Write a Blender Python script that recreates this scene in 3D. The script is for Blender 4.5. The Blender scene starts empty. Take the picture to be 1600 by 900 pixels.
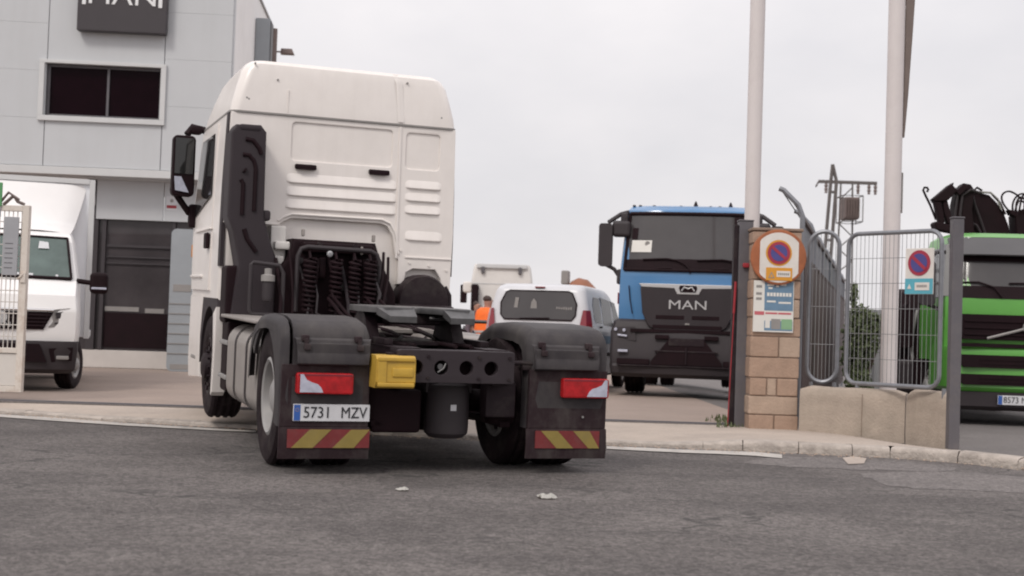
import bpy, bmesh, math, random
from mathutils import Matrix, Vector, noise as mnoise
random.seed(7)
rad = math.radians
scene = bpy.context.scene
COL = scene.collection

# ------------------------------------------------------------------ camera, sky, sun, exposure
F, H, PITCH, ROLL = 2100.0, 1.05, 1.9, 1.9
CAM_R = Matrix.Rotation(rad(90 + PITCH), 4, 'X') @ Matrix.Rotation(rad(ROLL), 4, 'Z')
cd = bpy.data.cameras.new('camera'); cam = bpy.data.objects.new('camera', cd); COL.objects.link(cam)
cam.matrix_world = Matrix.Translation((0, 0, H)) @ CAM_R
cd.sensor_width = 36; cd.lens = 36 * F / 1600; cd.clip_start = .05; cd.clip_end = 6000
cd.dof.use_dof = True; cd.dof.focus_distance = 11.5; cd.dof.aperture_fstop = 2.8
scene.camera = cam

SUN_EL, SUN_AZ = 46, 208          # degrees; behind the camera and to its left
w = bpy.data.worlds.new('World'); scene.world = w; w.use_nodes = True
nt = w.node_tree; nt.nodes.clear(); N = nt.nodes.new; L = nt.links.new
out = N('ShaderNodeOutputWorld'); bg = N('ShaderNodeBackground'); bg.inputs[1].default_value = .1
sky = N('ShaderNodeTexSky'); sky.sky_type = 'NISHITA'; sky.sun_disc = False
sky.sun_elevation = rad(SUN_EL); sky.sun_rotation = rad(SUN_AZ); sky.dust_density = 3
tc = N('ShaderNodeTexCoord'); sep = N('ShaderNodeSeparateXYZ'); L(tc.outputs['Generated'], sep.inputs[0])
mp = N('ShaderNodeMapping'); mp.inputs['Scale'].default_value = (1, .8, 2.0); L(tc.outputs['Generated'], mp.inputs[0])
no = N('ShaderNodeTexNoise'); no.inputs['Scale'].default_value = 3.4; no.inputs['Detail'].default_value = 5; no.inputs['Roughness'].default_value = .52
L(mp.outputs[0], no.inputs[0])
rp = N('ShaderNodeValToRGB'); rp.color_ramp.elements[0].position = .36; rp.color_ramp.elements[1].position = .64
rp.color_ramp.elements[0].color = (7.5, 7.3, 7.5, 1); rp.color_ramp.elements[1].color = (8.7, 8.35, 8.42, 1)
L(no.outputs[0], rp.inputs[0])
# an overcast sky is brighter towards the zenith
zm = N('ShaderNodeMapRange'); zm.inputs[1].default_value = .15; zm.inputs[2].default_value = 1; zm.inputs[3].default_value = 1; zm.inputs[4].default_value = 1.6
L(sep.outputs[2], zm.inputs[0])
mul = N('ShaderNodeVectorMath'); mul.operation = 'SCALE'; L(rp.outputs[0], mul.inputs[0]); L(zm.outputs[0], mul.inputs['Scale'])
mx = N('ShaderNodeMix'); mx.data_type = 'RGBA'; mx.inputs[0].default_value = .93
L(sky.outputs[0], mx.inputs[6]); L(mul.outputs[0], mx.inputs[7]); L(mx.outputs[2], bg.inputs[0]); L(bg.outputs[0], out.inputs[0])

sd = bpy.data.lights.new('sun', 'SUN'); sd.energy = 1.3; sd.angle = rad(14); sd.color = (1, .95, .88)
sun = bpy.data.objects.new('sun', sd); COL.objects.link(sun)
az = rad(SUN_AZ)
to_sun = Vector((math.sin(az) * math.cos(rad(SUN_EL)), math.cos(az) * math.cos(rad(SUN_EL)), math.sin(rad(SUN_EL))))
sun.rotation_euler = to_sun.to_track_quat('Z', 'Y').to_euler()

scene.render.engine = 'CYCLES'
vs = scene.view_settings; vs.view_transform = 'Standard'; vs.look = 'None'; vs.exposure = .10; vs.gamma = 1; vs.use_curve_mapping = False
scene.cycles.pixel_filter_type = 'BLACKMAN_HARRIS'; scene.cycles.filter_width = 2.0
scene.cycles.max_bounces = 8

# ------------------------------------------------------------------ pixel (of the 1600 x 900 photograph) to place
def ray(x, y):
    return CAM_R.to_3x3() @ Vector(((x - 800) / F, -(y - 450) / F, -1))
CAMP = Vector((0, 0, H))
def at(x, y, Y):
    d = ray(x, y); return CAMP + d * (Y / d.y)
def gr(x, y, z=0.):
    d = ray(x, y); return CAMP + d * ((z - H) / d.z)
class Frame:
    def __init__(s, origin, yaw):
        s.M = Matrix.Translation(origin) @ Matrix.Rotation(rad(yaw), 4, 'Z'); s.I = s.M.inverted()
    def on_y(s, x, y, ly=0.):
        c = s.I @ CAMP; d = s.I.to_3x3() @ ray(x, y); return c + d * ((ly - c.y) / d.y)

# ------------------------------------------------------------------ materials
def mat(name, col, rough=.5, metal=0., var=.08, scale=3., bump=0., bscale=60., spec=.5, coat=0., dirt=None, dirt_amt=.5, dirt_scale=2., speck=0., streak=None, crack=None, dirt_rng=(.48, .75)):
    m = bpy.data.materials.new(name); m.use_nodes = True
    t = m.node_tree; b = t.nodes['Principled BSDF']; n = t.nodes.new; l = t.links.new
    b.inputs['Roughness'].default_value = rough; b.inputs['Metallic'].default_value = metal
    b.inputs['Specular IOR Level'].default_value = spec; b.inputs['Coat Weight'].default_value = coat; b.inputs['Coat Roughness'].default_value = .12
    c = n('ShaderNodeTexCoord'); nz = n('ShaderNodeTexNoise'); nz.inputs['Scale'].default_value = scale; nz.inputs['Detail'].default_value = 6; nz.inputs['Roughness'].default_value = .6
    l(c.outputs['Object'], nz.inputs[0])
    r = n('ShaderNodeMapRange'); r.inputs[1].default_value = .3; r.inputs[2].default_value = .7; r.inputs[3].default_value = 1 - var; r.inputs[4].default_value = 1 + var
    l(nz.outputs[0], r.inputs[0])
    v = n('ShaderNodeVectorMath'); v.operation = 'SCALE'; v.inputs[0].default_value = col[:3]; l(r.outputs[0], v.inputs['Scale'])
    last = v.outputs[0]
    if dirt:
        d = n('ShaderNodeTexNoise'); d.inputs['Scale'].default_value = dirt_scale; d.inputs['Detail'].default_value = 8; d.inputs['Roughness'].default_value = .7
        l(c.outputs['Object'], d.inputs[0])
        k = n('ShaderNodeMapRange'); k.inputs[1].default_value = dirt_rng[0]; k.inputs[2].default_value = dirt_rng[1]; k.inputs[3].default_value = 0; k.inputs[4].default_value = dirt_amt
        l(d.outputs[0], k.inputs[0])
        x = n('ShaderNodeMix'); x.data_type = 'RGBA'; x.inputs[7].default_value = (*dirt, 1); l(k.outputs[0], x.inputs[0]); l(last, x.inputs[6]); last = x.outputs[2]
    if streak:
        sc_, amt_, msc = streak
        mp_ = n('ShaderNodeMapping'); mp_.inputs['Scale'].default_value = msc; l(c.outputs['Object'], mp_.inputs[0])
        d = n('ShaderNodeTexNoise'); d.inputs['Scale'].default_value = 1; d.inputs['Detail'].default_value = 6; d.inputs['Roughness'].default_value = .65; l(mp_.outputs[0], d.inputs[0])
        k = n('ShaderNodeMapRange'); k.inputs[1].default_value = .46; k.inputs[2].default_value = .72; k.inputs[3].default_value = 0; k.inputs[4].default_value = amt_; l(d.outputs[0], k.inputs[0])
        x = n('ShaderNodeMix'); x.data_type = 'RGBA'; x.inputs[7].default_value = (*sc_, 1); l(k.outputs[0], x.inputs[0]); l(last, x.inputs[6]); last = x.outputs[2]
    if speck:
        for vsc, lo in ((110., .55), (42., .8)):
            vo = n('ShaderNodeTexVoronoi'); vo.inputs['Scale'].default_value = vsc; l(c.outputs['Object'], vo.inputs[0])
            sx = n('ShaderNodeSeparateXYZ'); l(vo.outputs['Color'], sx.inputs[0])
            k = n('ShaderNodeMapRange'); k.inputs[1].default_value = 0; k.inputs[2].default_value = 1; k.inputs[3].default_value = 1 - speck; k.inputs[4].default_value = 1 + speck
            l(sx.outputs[0], k.inputs[0])
            s2 = n('ShaderNodeVectorMath'); s2.operation = 'SCALE'; l(last, s2.inputs[0]); l(k.outputs[0], s2.inputs['Scale']); last = s2.outputs[0]
    if crack:
        dn = n('ShaderNodeTexNoise'); dn.inputs['Scale'].default_value = 2.2; dn.inputs['Detail'].default_value = 6; l(c.outputs['Object'], dn.inputs[0])
        ad = n('ShaderNodeVectorMath'); ad.operation = 'MULTIPLY_ADD'; ad.inputs[1].default_value = (.9, .9, .9); l(dn.outputs['Color'], ad.inputs[0]); l(c.outputs['Object'], ad.inputs[2])
        vo = n('ShaderNodeTexVoronoi'); vo.feature = 'DISTANCE_TO_EDGE'; vo.inputs['Scale'].default_value = crack[1]; l(ad.outputs[0], vo.inputs[0])
        k = n('ShaderNodeMapRange'); k.inputs[1].default_value = .003; k.inputs[2].default_value = .014; k.inputs[3].default_value = 1; k.inputs[4].default_value = 0; l(vo.outputs[0], k.inputs[0])
        mk = n('ShaderNodeTexNoise'); mk.inputs['Scale'].default_value = .35; l(c.outputs['Object'], mk.inputs[0])
        k2 = n('ShaderNodeMapRange'); k2.inputs[1].default_value = .47; k2.inputs[2].default_value = .55; k2.inputs[3].default_value = 0; k2.inputs[4].default_value = .75; l(mk.outputs[0], k2.inputs[0])
        mm_ = n('ShaderNodeMath'); mm_.operation = 'MULTIPLY'; l(k.outputs[0], mm_.inputs[0]); l(k2.outputs[0], mm_.inputs[1])
        x = n('ShaderNodeMix'); x.data_type = 'RGBA'; x.inputs[7].default_value = (crack[0], crack[0] * .92, crack[0] * .9, 1); l(mm_.outputs[0], x.inputs[0]); l(last, x.inputs[6]); last = x.outputs[2]
    l(last, b.inputs['Base Color'])
    if bump:
        bn = n('ShaderNodeTexNoise'); bn.inputs['Scale'].default_value = bscale; bn.inputs['Detail'].default_value = 5
        l(c.outputs['Object'], bn.inputs[0]); bp = n('ShaderNodeBump'); bp.inputs['Strength'].default_value = bump; bp.inputs['Distance'].default_value = .02
        l(bn.outputs[0], bp.inputs['Height']); l(bp.outputs[0], b.inputs['Normal'])
    return m

MT = dict(
    white=mat('white cab paint', (.81, .76, .725), .36, var=.03, coat=.2, dirt=(.5, .45, .4), dirt_amt=.16, dirt_scale=1.4, streak=((.50, .45, .40), .10, (9, 9, .7))),
    white2=mat('white van paint', (.80, .78, .77), .35, var=.02, coat=.2),
    far_white=mat('far white paint', (.70, .67, .64), .5, var=.04),
    dull_white=mat('dull white van paint', (.60, .60, .625), .35, var=.04, coat=.2),
    cool_white=mat('cool white paint', (.78, .79, .82), .33, var=.02, coat=.2),
    black=mat('black plastic', (.011, .003, .005), .7, var=.25, spec=.2),
    dark=mat('dark chassis paint', (.018, .010, .013), .6, var=.2, spec=.25, dirt=(.08, .07, .062), dirt_amt=.5, dirt_scale=5),
    fairing=mat('charcoal fairing', (.034, .026, .030), .62, var=.08, spec=.3),
    guard=mat('grey mudguard plastic', (.040, .035, .038), .6, var=.12, spec=.25, dirt=(.10, .09, .085), dirt_amt=.4, dirt_scale=3, streak=((.10, .09, .082), .55, (3, 3, 1.2))),
    flap=mat('rubber flap', (.026, .014, .017), .7, var=.15, spec=.25, dirt=(.075, .066, .062), dirt_amt=.5, dirt_scale=6, streak=((.085, .075, .069), .6, (5, 5, 1.5))),
    rubber=mat('tyre rubber', (.012, .005, .007), .85, var=.3, spec=.25, dirt=(.07, .06, .055), dirt_amt=.5, dirt_scale=6, bump=.3),
    steel=mat('grey rim steel', (.30, .29, .285), .5, .1, var=.1, dirt=(.3, .27, .24), dirt_amt=.4, dirt_scale=8),
    alu=mat('dull aluminium', (.34, .31, .29), .5, .35, var=.08, dirt=(.25, .22, .2), dirt_amt=.3, dirt_scale=4),
    grease=mat('worn steel plate', (.10, .097, .098), .42, .6, var=.3, scale=8),
    chrome=mat('bright metal', (.7, .7, .7), .18, 1, var=.02),
    silver=mat('silver lettering', (.55, .54, .54), .35, .5, var=.02),
    glass=mat('dark glass', (.028, .027, .028), .06, var=.1, spec=.6),
    glass_lit=mat('glass over grey cabin', (.062, .057, .058), .07, var=.12, scale=1.5, spec=.5),
    glass_side=mat('van side glass', (.045, .045, .05), .25, var=.1, spec=.12),
    glass_van=mat('green tinted glass', (.10, .135, .125), .08, var=.25, scale=2.2, spec=.5),
    glass_shop=mat('shop glass', (.058, .05, .053), .05, var=.35, scale=.8, spec=.35),
    glass_win=mat('upper window glass', (.008, .002, .004), .2, var=.2, spec=.06),
    mirror=mat('mirror glass', (.05, .05, .05), .03, .6, var=.02),
    red=mat('red lamp lens', (.40, .010, .014), .25, var=.3, scale=14, coat=.25),
    dkred=mat('dark red lens', (.22, .02, .03), .2, var=.1, coat=.4),
    lens=mat('clear lamp lens', (.46, .47, .56), .2, var=.15, scale=20, coat=.4),
    amber=mat('amber lens', (.6, .22, .03), .25, var=.05),
    chev_r=mat('chevron red', (.17, .02, .022), .55, var=.15, scale=9, dirt=(.15, .09, .08), dirt_amt=.4, dirt_scale=7),
    chev_y=mat('chevron yellow', (.25, .185, .045), .55, var=.12, scale=9, dirt=(.2, .16, .08), dirt_amt=.4, dirt_scale=7),
    plate=mat('plate white', (.62, .62, .64), .45, var=.05, scale=14),
    plate_b=mat('plate blue', (.03, .10, .36), .45, var=.05),
    ink=mat('black ink', (.02, .02, .024), .5, var=.05),
    yellow=mat('yellow plastic', (.52, .325, .045), .5, var=.1, dirt=(.3, .18, .05), dirt_amt=.45, dirt_scale=7),
    blue=mat('blue cab paint', (.068, .195, .39), .3, var=.03, coat=.5),
    green=mat('green cab paint', (.105, .35, .055), .35, var=.04, coat=.25),
    visor=mat('smoked sun visor', (.085, .082, .085), .3, var=.05),
    bumper=mat('grey bumper plastic', (.03, .023, .026), .62, var=.1),
    grille=mat('grille plastic', (.022, .015, .018), .55, var=.15),
    clad=mat('grey wall cladding', (.52, .53, .545), .5, var=.03, scale=.9, streak=((.46, .465, .47), .3, (2.5, 2.5, .25))),
    clad2=mat('lighter metal trim', (.575, .575, .575), .45, var=.03),
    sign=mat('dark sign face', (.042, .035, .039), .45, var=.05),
    lit=mat('white letters', (.75, .75, .75), .4, var=.02),
    render=mat('white rendered wall', (.90, .88, .87), .8, var=.03, dirt=(.6, .58, .55), dirt_amt=.2, dirt_scale=1),
    beige=mat('off white base wall', (.55, .51, .48), .7, var=.05),
    totem=mat('blue grey column', (.30, .32, .34), .45, var=.05),
    post=mat('charcoal post paint', (.105, .098, .108), .5, var=.12, dirt=(.2, .17, .15), dirt_amt=.35, dirt_scale=5),
    galv=mat('galvanised tube', (.23, .235, .255), .45, .5, var=.12, scale=9),
    wire=mat('fence wire', (.28, .28, .29), .5, .4, var=.1),
    pole=mat('white pole paint', (.64, .59, .58), .5, var=.05, scale=1.2, dirt=(.45, .4, .38), dirt_amt=.3, dirt_scale=2),
    rustw=mat('rusting white paint', (.66, .60, .54), .6, var=.06, dirt=(.30, .15, .07), dirt_amt=.75, dirt_scale=3.4),
    meshp=mat('white wire mesh paint', (.62, .58, .54), .6, var=.06),
    greysign=mat('grey notice panel', (.34, .34, .36), .5, var=.08),
    stone=mat('sandstone block', (.365, .25, .185), .85, var=.13, scale=6, bump=.4, bscale=35, dirt=(.27, .2, .15), dirt_amt=.35, dirt_scale=5),
    stone2=mat('paler sandstone block', (.41, .305, .235), .85, var=.12, scale=7, bump=.4, bscale=35, dirt=(.3, .23, .18), dirt_amt=.35, dirt_scale=4),
    mortar=mat('mortar', (.25, .18, .14), .9, var=.15, bump=.4),
    conc=mat('weathered concrete', (.385, .32, .265), .88, var=.14, scale=4, bump=.4, bscale=40, dirt=(.24, .21, .17), dirt_amt=.55, dirt_scale=2.4),
    kerb=mat('kerb stone', (.41, .36, .32), .9, var=.2, scale=7, bump=.9, bscale=30, dirt=(.17, .145, .13), dirt_amt=.75, dirt_scale=4),
    pave=mat('pale pavement concrete', (.42, .355, .305), .88, var=.10, scale=1.6, bump=.25, bscale=30, dirt=(.24, .21, .195), dirt_amt=.45, dirt_scale=1.1, speck=.05),
    yard=mat('yard concrete', (.30, .235, .20), .88, var=.10, scale=.8, bump=.25, bscale=25, dirt=(.26, .21, .185), dirt_amt=.5, dirt_scale=.5, speck=.05),
    lane=mat('lane asphalt', (.15, .135, .13), .9, var=.12, scale=1.2, bump=.4, bscale=90, speck=.15),
    asph=mat('street asphalt', (.142, .126, .120), .9, var=.14, scale=1.1, bump=.8, bscale=90, dirt=(.088, .077, .074), dirt_amt=.85, dirt_scale=.5, dirt_rng=(.44, .60), speck=.36, streak=((.078, .068, .067), .75, (.22, 1.5, 1)), crack=(.035, .42)),
    patch=mat('asphalt patch', (.158, .141, .136), .9, var=.12, scale=2, bump=.5, bscale=110, speck=.3, dirt=(.12, .11, .105), dirt_amt=.7, dirt_scale=1.5),
    soil=mat('dry ground', (.2, .18, .155), .95, var=.2, scale=.2),
    wpaint=mat('worn white road paint', (.46, .43, .40), .8, var=.1, scale=6, dirt=(.2, .19, .18), dirt_amt=.9, dirt_scale=4),
    leaf=mat('hedge leaves', (.085, .11, .048), .6, var=.45, scale=3),
    leaf2=mat('light hedge leaves', (.12, .145, .07), .6, var=.4, scale=3),
    bark=mat('branch bark', (.09, .065, .05), .9, var=.2),
    brown=mat('brown fence bars', (.085, .055, .052), .6, var=.2, scale=4),
    shed=mat('grey corrugated sheet', (.33, .335, .35), .6, var=.06),
    trafo=mat('weathered brown steel', (.16, .12, .11), .6, var=.15),
    lattice=mat('grey pole steel', (.11, .095, .09), .6, var=.1),
    orange=mat('orange high visibility cloth', (.90, .16, .02), .7, var=.1, scale=9),
    reflect=mat('grey reflective tape', (.42, .40, .38), .4, var=.05),
    skin=mat('skin', (.36, .2, .15), .6, var=.05),
    hair=mat('dark hair', (.06, .04, .035), .8, var=.1),
    cloth=mat('dark work clothes', (.04, .035, .05), .85, var=.15),
    cloth2=mat('grey purple shirt', (.13, .10, .12), .85, var=.1),
    paper=mat('paper', (.68, .66, .62), .8, var=.06),
    sgn_w=mat('sign white', (.68, .64, .60), .5, var=.05, scale=8, dirt=(.42, .36, .3), dirt_amt=.3, dirt_scale=5),
    sgn_r=mat('sign red', (.34, .03, .06), .5, var=.08, scale=8),
    sgn_b=mat('sign blue', (.07, .062, .23), .5, var=.08, scale=8),
    sgn_o=mat('sign amber', (.62, .28, .03), .5, var=.06),
    sgn_c=mat('sign cyan', (.10, .37, .46), .5, var=.05),
    rust=mat('rusty disc rim', (.34, .11, .045), .7, var=.2, scale=8, dirt=(.2, .07, .03), dirt_amt=.5, dirt_scale=6),
    post_b=mat('poster blue', (.13, .22, .32), .5, var=.12, scale=9),
    post_g=mat('poster green', (.22, .38, .22), .5, var=.1),
    post_r=mat('poster red', (.5, .12, .14), .5, var=.05),
    grey=mat('mid grey plastic', (.26, .245, .235), .5, var=.08),
    redpaint=mat('red painted steel', (.30, .02, .03), .5, var=.15),
    rustdrum=mat('rust brown drum', (.25, .10, .055), .7, var=.15, scale=2),
    gsign=mat('green board', (.10, .30, .12), .5, var=.1),
    banner=mat('brown banner cloth', (.17, .135, .12), .85, var=.15, scale=3),
)

# ------------------------------------------------------------------ mesh builder
class MB:
    def __init__(s): s.bm = bmesh.new(); s.T = Matrix.Identity(4); s.m = 0
    def v(s, p): return s.bm.verts.new(s.T @ Vector(p))
    def f(s, vs):
        try:
            fc = s.bm.faces.new(vs); fc.material_index = s.m; return fc
        except ValueError: return None
    def poly(s, pts): return s.f([s.v(p) for p in pts])
    def merge(s, b, M=None):
        M = s.T @ M if M else s.T; mp_ = {}
        for v in b.verts: mp_[v] = s.bm.verts.new(M @ v.co)
        for fc in b.faces: s.f([mp_[v] for v in fc.verts])
        b.free()
    def box(s, c, d, bev=0., rot=None, seg=2):
        b = bmesh.new(); bmesh.ops.create_cube(b, size=1)
        for v in b.verts: v.co = Vector((v.co.x * d[0], v.co.y * d[1], v.co.z * d[2]))
        if bev: bmesh.ops.bevel(b, geom=list(b.edges), offset=min(bev, min(d) * .49), segments=seg, affect='EDGES', profile=.5)
        s.merge(b, Matrix.Translation(c) @ (rot if rot else Matrix.Identity(4)))
        return s
    def bb(s, x0, x1, y0, y1, z0, z1, bev=0., seg=2):
        return s.box(((x0 + x1) / 2, (y0 + y1) / 2, (z0 + z1) / 2), (abs(x1 - x0), abs(y1 - y0), abs(z1 - z0)), bev, None, seg)
    def loft(s, rings, cap=True, closed=True):
        R = [[s.v(p) for p in r] for r in rings]; n = len(R[0])
        for a, b in zip(R, R[1:]):
            for i in range(n if closed else n - 1):
                j = (i + 1) % n; s.f([a[i], a[j], b[j], b[i]])
        if cap: s.f(R[0][::-1]); s.f(R[-1])
        return s
    def tube(s, pts, r, seg=8, closed=False):
        pts = [Vector(p) for p in pts]; rings = []; up = Vector((0, 0, 1)); prev = None
        n = len(pts)
        for i, p in enumerate(pts):
            if closed: t = pts[(i + 1) % n] - pts[i - 1]
            else: t = pts[min(i + 1, n - 1)] - pts[max(i - 1, 0)]
            t.normalize()
            if prev is None: a = t.cross(up if abs(t.z) < .9 else Vector((1, 0, 0))).normalized()
            else: a = (prev - t * prev.dot(t)).normalized()
            prev = a; b = t.cross(a); rr_ = r[i] if isinstance(r, (list, tuple)) else r
            rings.append([p + (a * math.cos(2 * math.pi * k / seg) + b * math.sin(2 * math.pi * k / seg)) * rr_ for k in range(seg)])
        if closed: rings.append(rings[0])
        return s.loft(rings, cap=not closed)
    def cyl(s, a, b, r, r2=None, seg=20): return s.tube([a, b], [r, r if r2 is None else r2], seg)
    def lathe(s, prof, axis='X', seg=36, c=(0, 0, 0), cap=True):
        rings = []
        for r, h in prof:
            ring = []
            for k in range(seg):
                a = 2 * math.pi * k / seg; u, v_ = r * math.cos(a), r * math.sin(a)
                q = {'X': (h, u, v_), 'Y': (u, h, v_), 'Z': (u, v_, h)}[axis]
                ring.append((q[0] + c[0], q[1] + c[1], q[2] + c[2]))
            rings.append(ring)
        return s.loft(rings, cap=cap)
    def prism(s, poly, plane, d0, d1, holes=(), bev=0.):
        """2D outline (with holes) extruded along the third axis."""
        b = bmesh.new(); es = []
        for lp in [poly] + list(holes):
            vs_ = [b.verts.new((p[0], p[1], 0)) for p in lp]
            for i in range(len(vs_)): es.append(b.edges.new((vs_[i], vs_[(i + 1) % len(vs_)])))
        if holes: bmesh.ops.triangle_fill(b, use_beauty=True, use_dissolve=False, edges=es)
        else: b.faces.new(list(b.verts))
        bmesh.ops.recalc_face_normals(b, faces=b.faces)
        rim = [e for e in b.edges if len(e.link_faces) == 1]
        g = bmesh.ops.extrude_face_region(b, geom=list(b.faces))
        for v in g['geom']:
            if isinstance(v, bmesh.types.BMVert): v.co.z = 1
        if bev:
            ed = [e for e in b.edges if abs(e.verts[0].co.z - 1) < 1e-5 and abs(e.verts[1].co.z - 1) < 1e-5 and len(e.link_faces) == 2 and any(abs(f_.normal.z) < .5 for f_ in e.link_faces)]
        for v in b.verts:
            h = d0 + (d1 - d0) * v.co.z; x, y = v.co.x, v.co.y
            v.co = {'xz': (x, h, y), 'yz': (h, x, y), 'xy': (x, y, h)}[plane]
        b.normal_update()
        if bev and ed: bmesh.ops.bevel(b, geom=ed, offset=bev, segments=2, affect='EDGES', profile=.5)
        bmesh.ops.recalc_face_normals(b, faces=b.faces)
        s.merge(b); return s
    def text(s, txt, M, size, depth=.004, bold=.0, sx=1., align='CENTER'):
        cu = bpy.data.curves.new('t', 'FONT'); cu.body = txt; cu.size = size; cu.extrude = depth; cu.offset = bold; cu.align_x = align; cu.align_y = 'CENTER'; cu.resolution_u = 3
        o = bpy.data.objects.new('t', cu); COL.objects.link(o); bpy.context.view_layer.update()
        me = bpy.data.meshes.new_from_object(o.evaluated_get(bpy.context.evaluated_depsgraph_get()))
        bpy.data.objects.remove(o); b = bmesh.new(); b.from_mesh(me); bpy.data.meshes.remove(me); bpy.data.curves.remove(cu)
        for v in b.verts: v.co.x *= sx
        s.merge(b, M); return s
    def build(s, name, mats, parent=None, ang=35, flat=False, loc=None):
        bm = s.bm; bmesh.ops.recalc_face_normals(bm, faces=bm.faces); bm.normal_update()
        for e in bm.edges:
            e.smooth = (len(e.link_faces) == 2 and e.calc_face_angle(3.2) < rad(ang))
        for fc in bm.faces: fc.smooth = not flat
        me = bpy.data.meshes.new(name); bm.to_mesh(me); bm.free()
        for m in (mats if isinstance(mats, (list, tuple)) else [mats]): me.materials.append(MT[m])
        o = bpy.data.objects.new(name, me); COL.objects.link(o)
        if not flat:
            wn = o.modifiers.new('weighted_normals', 'WEIGHTED_NORMAL'); wn.keep_sharp = True; wn.weight = 60
        if parent: o.parent = parent
        if loc: o.location = loc
        return o

def FRONT(x, y, z):      # text standing in the local xz plane, read from -Y
    return Matrix.Translation((x, y, z)) @ Matrix.Rotation(rad(90), 4, 'X')
def rr(x0, x1, y0, y1, r, n=5):
    pts = []
    for cx, cy, a0 in ((x1 - r, y1 - r, 0), (x0 + r, y1 - r, 90), (x0 + r, y0 + r, 180), (x1 - r, y0 + r, 270)):
        for k in range(n + 1):
            a = rad(a0 + 90 * k / n); pts.append((cx + r * math.cos(a), cy + r * math.sin(a)))
    return pts
def circ(cx, cy, r, n=24): return [(cx + r * math.cos(2 * math.pi * k / n), cy + r * math.sin(2 * math.pi * k / n)) for k in range(n)]
def arc(cx, cy, r, a0, a1, n=10): return [(cx + r * math.cos(rad(a0 + (a1 - a0) * k / n)), cy + r * math.sin(rad(a0 + (a1 - a0) * k / n))) for k in range(n + 1)]
def helix(c, r, z0, z1, turns, n=12):
    return [(c[0] + r * math.cos(2 * math.pi * k / n), c[1] + r * math.sin(2 * math.pi * k / n), z0 + (z1 - z0) * k / (turns * n)) for k in range(int(turns * n) + 1)]

def tag(o, label=None, cat=None, group=None, kind=None):
    if label: o['label'] = label
    if cat: o['category'] = cat
    if group: o['group'] = group
    if kind: o['kind'] = kind
    return o
def thing(name, loc, yaw, label, cat, group=None, pitch=0., roll=0.):
    o = bpy.data.objects.new(name, None); o.empty_display_size = .2; COL.objects.link(o)
    o.matrix_world = Matrix.Translation(loc) @ Matrix.Rotation(rad(yaw), 4, 'Z') @ Matrix.Rotation(rad(pitch), 4, 'X') @ Matrix.Rotation(rad(roll), 4, 'Y')
    return tag(o, label, cat, group)
def struct(mb, name, mats, **k): return tag(mb.build(name, mats, **k), kind='structure')
def set_label(o, t): o['label'] = t; return o

def wheel(parent, x, y, R, W, side, rim='steel', z=None, dish=.10, steer=0., seg=48):
    """tyre with its rim; side = -1 outer face towards -x, +1 towards +x"""
    z = R if z is None else z
    m = MB(); h = W / 2; rr_ = R * .555
    prof = [(rr_, -h * .82), (rr_ + .03, -h * .95), (R * .78, -h), (R * .93, -h * .93), (R * .985, -h * .78)]
    for g in (-.45, 0, .45):
        prof += [(R, h * (g - .16)), (R * .972, h * (g - .06)), (R * .972, h * (g + .06)), (R, h * (g + .16))]
    prof += [(R * .985, h * .78), (R * .93, h * .93), (R * .78, h), (rr_ + .03, h * .95), (rr_, h * .82)]
    m.lathe(prof, 'X', seg, cap=False)
    o = m.build('wheel', 'rubber', parent, ang=30); o.location = (x, y, z)
    o.rotation_euler = (0, 0, rad(steer))
    m = MB(); s_ = side
    m.lathe([(rr_ - .02, -s_ * h * .8), (rr_ + .012, -s_ * h * .84), (rr_ + .012, s_ * h * .84), (rr_ - .012, s_ * h * .92), (rr_ - .03, s_ * h * .84), (rr_ - .05, s_ * (h * .8 - dish * .7)),
             (rr_ * .62, s_ * (h * .8 - dish)), (rr_ * .5, s_ * (h * .8 - dish * .8)), (rr_ * .46, s_ * (h * .8 - dish * .8 + .05)), (rr_ * .3, s_ * (h * .8 - dish * .8 + .07)), (.01, s_ * (h * .8 - dish * .8 + .07))], 'X', 36)
    for k in range(10):
        a = 2 * math.pi * k / 10
        m.cyl((s_ * (h * .8 - dish * .8), rr_ * .54 * math.cos(a), rr_ * .54 * math.sin(a)), (s_ * (h * .8 - dish * .8 + .03), rr_ * .54 * math.cos(a), rr_ * .54 * math.sin(a)), .014, seg=6)
    m.m = 1
    for k in range(10):
        a = 2 * math.pi * (k + .5) / 10; q = rr_ * .77; d_ = s_ * (h * .8 - dish * .83)
        m.cyl((d_, q * math.cos(a), q * math.sin(a)), (d_ + s_ * .012, q * math.cos(a), q * math.sin(a)), rr_ * .085, seg=10)
    m.build('rim', [rim, 'black'], o, ang=40)
    return o

# ------------------------------------------------------------------ the ground
YZ = .10
def yard_z(X, Y):
    t = max(0, min(1, (X - 3.2) / 2.4)); return YZ - .20 * t * t * (3 - 2 * t)
m = MB(); m.poly([(-3000, -3000, -.35), (3000, -3000, -.35), (3000, 3000, -.35), (-3000, 3000, -.35)]); struct(m, 'ground', 'soil')
kerb_px = [(-400, 627), (-150, 638), (0, 646), (160, 658), (400, 671), (700, 685), (950, 696), (1150, 704), (1235, 708), (1425, 717), (1600, 733), (1800, 757), (2100, 800)]
KL = [gr(x, y, 0) for x, y in kerb_px]
KL = [Vector((-60, KL[0].y + 6, 0))] + KL + [Vector((40, 3, 0))]
def kerb_y(X):
    for a, b in zip(KL, KL[1:]):
        if a.x <= X <= b.x: return a.y + (b.y - a.y) * (X - a.x) / (b.x - a.x)
    return KL[-1].y
m = MB(); xs = [-60 + i * 2 for i in range(51)]
m.loft([[(x, -40, 0) for x in xs], [(x, kerb_y(x) + .1, 0) for x in xs]], cap=False, closed=False); struct(m, 'street_road', 'asph')
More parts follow.
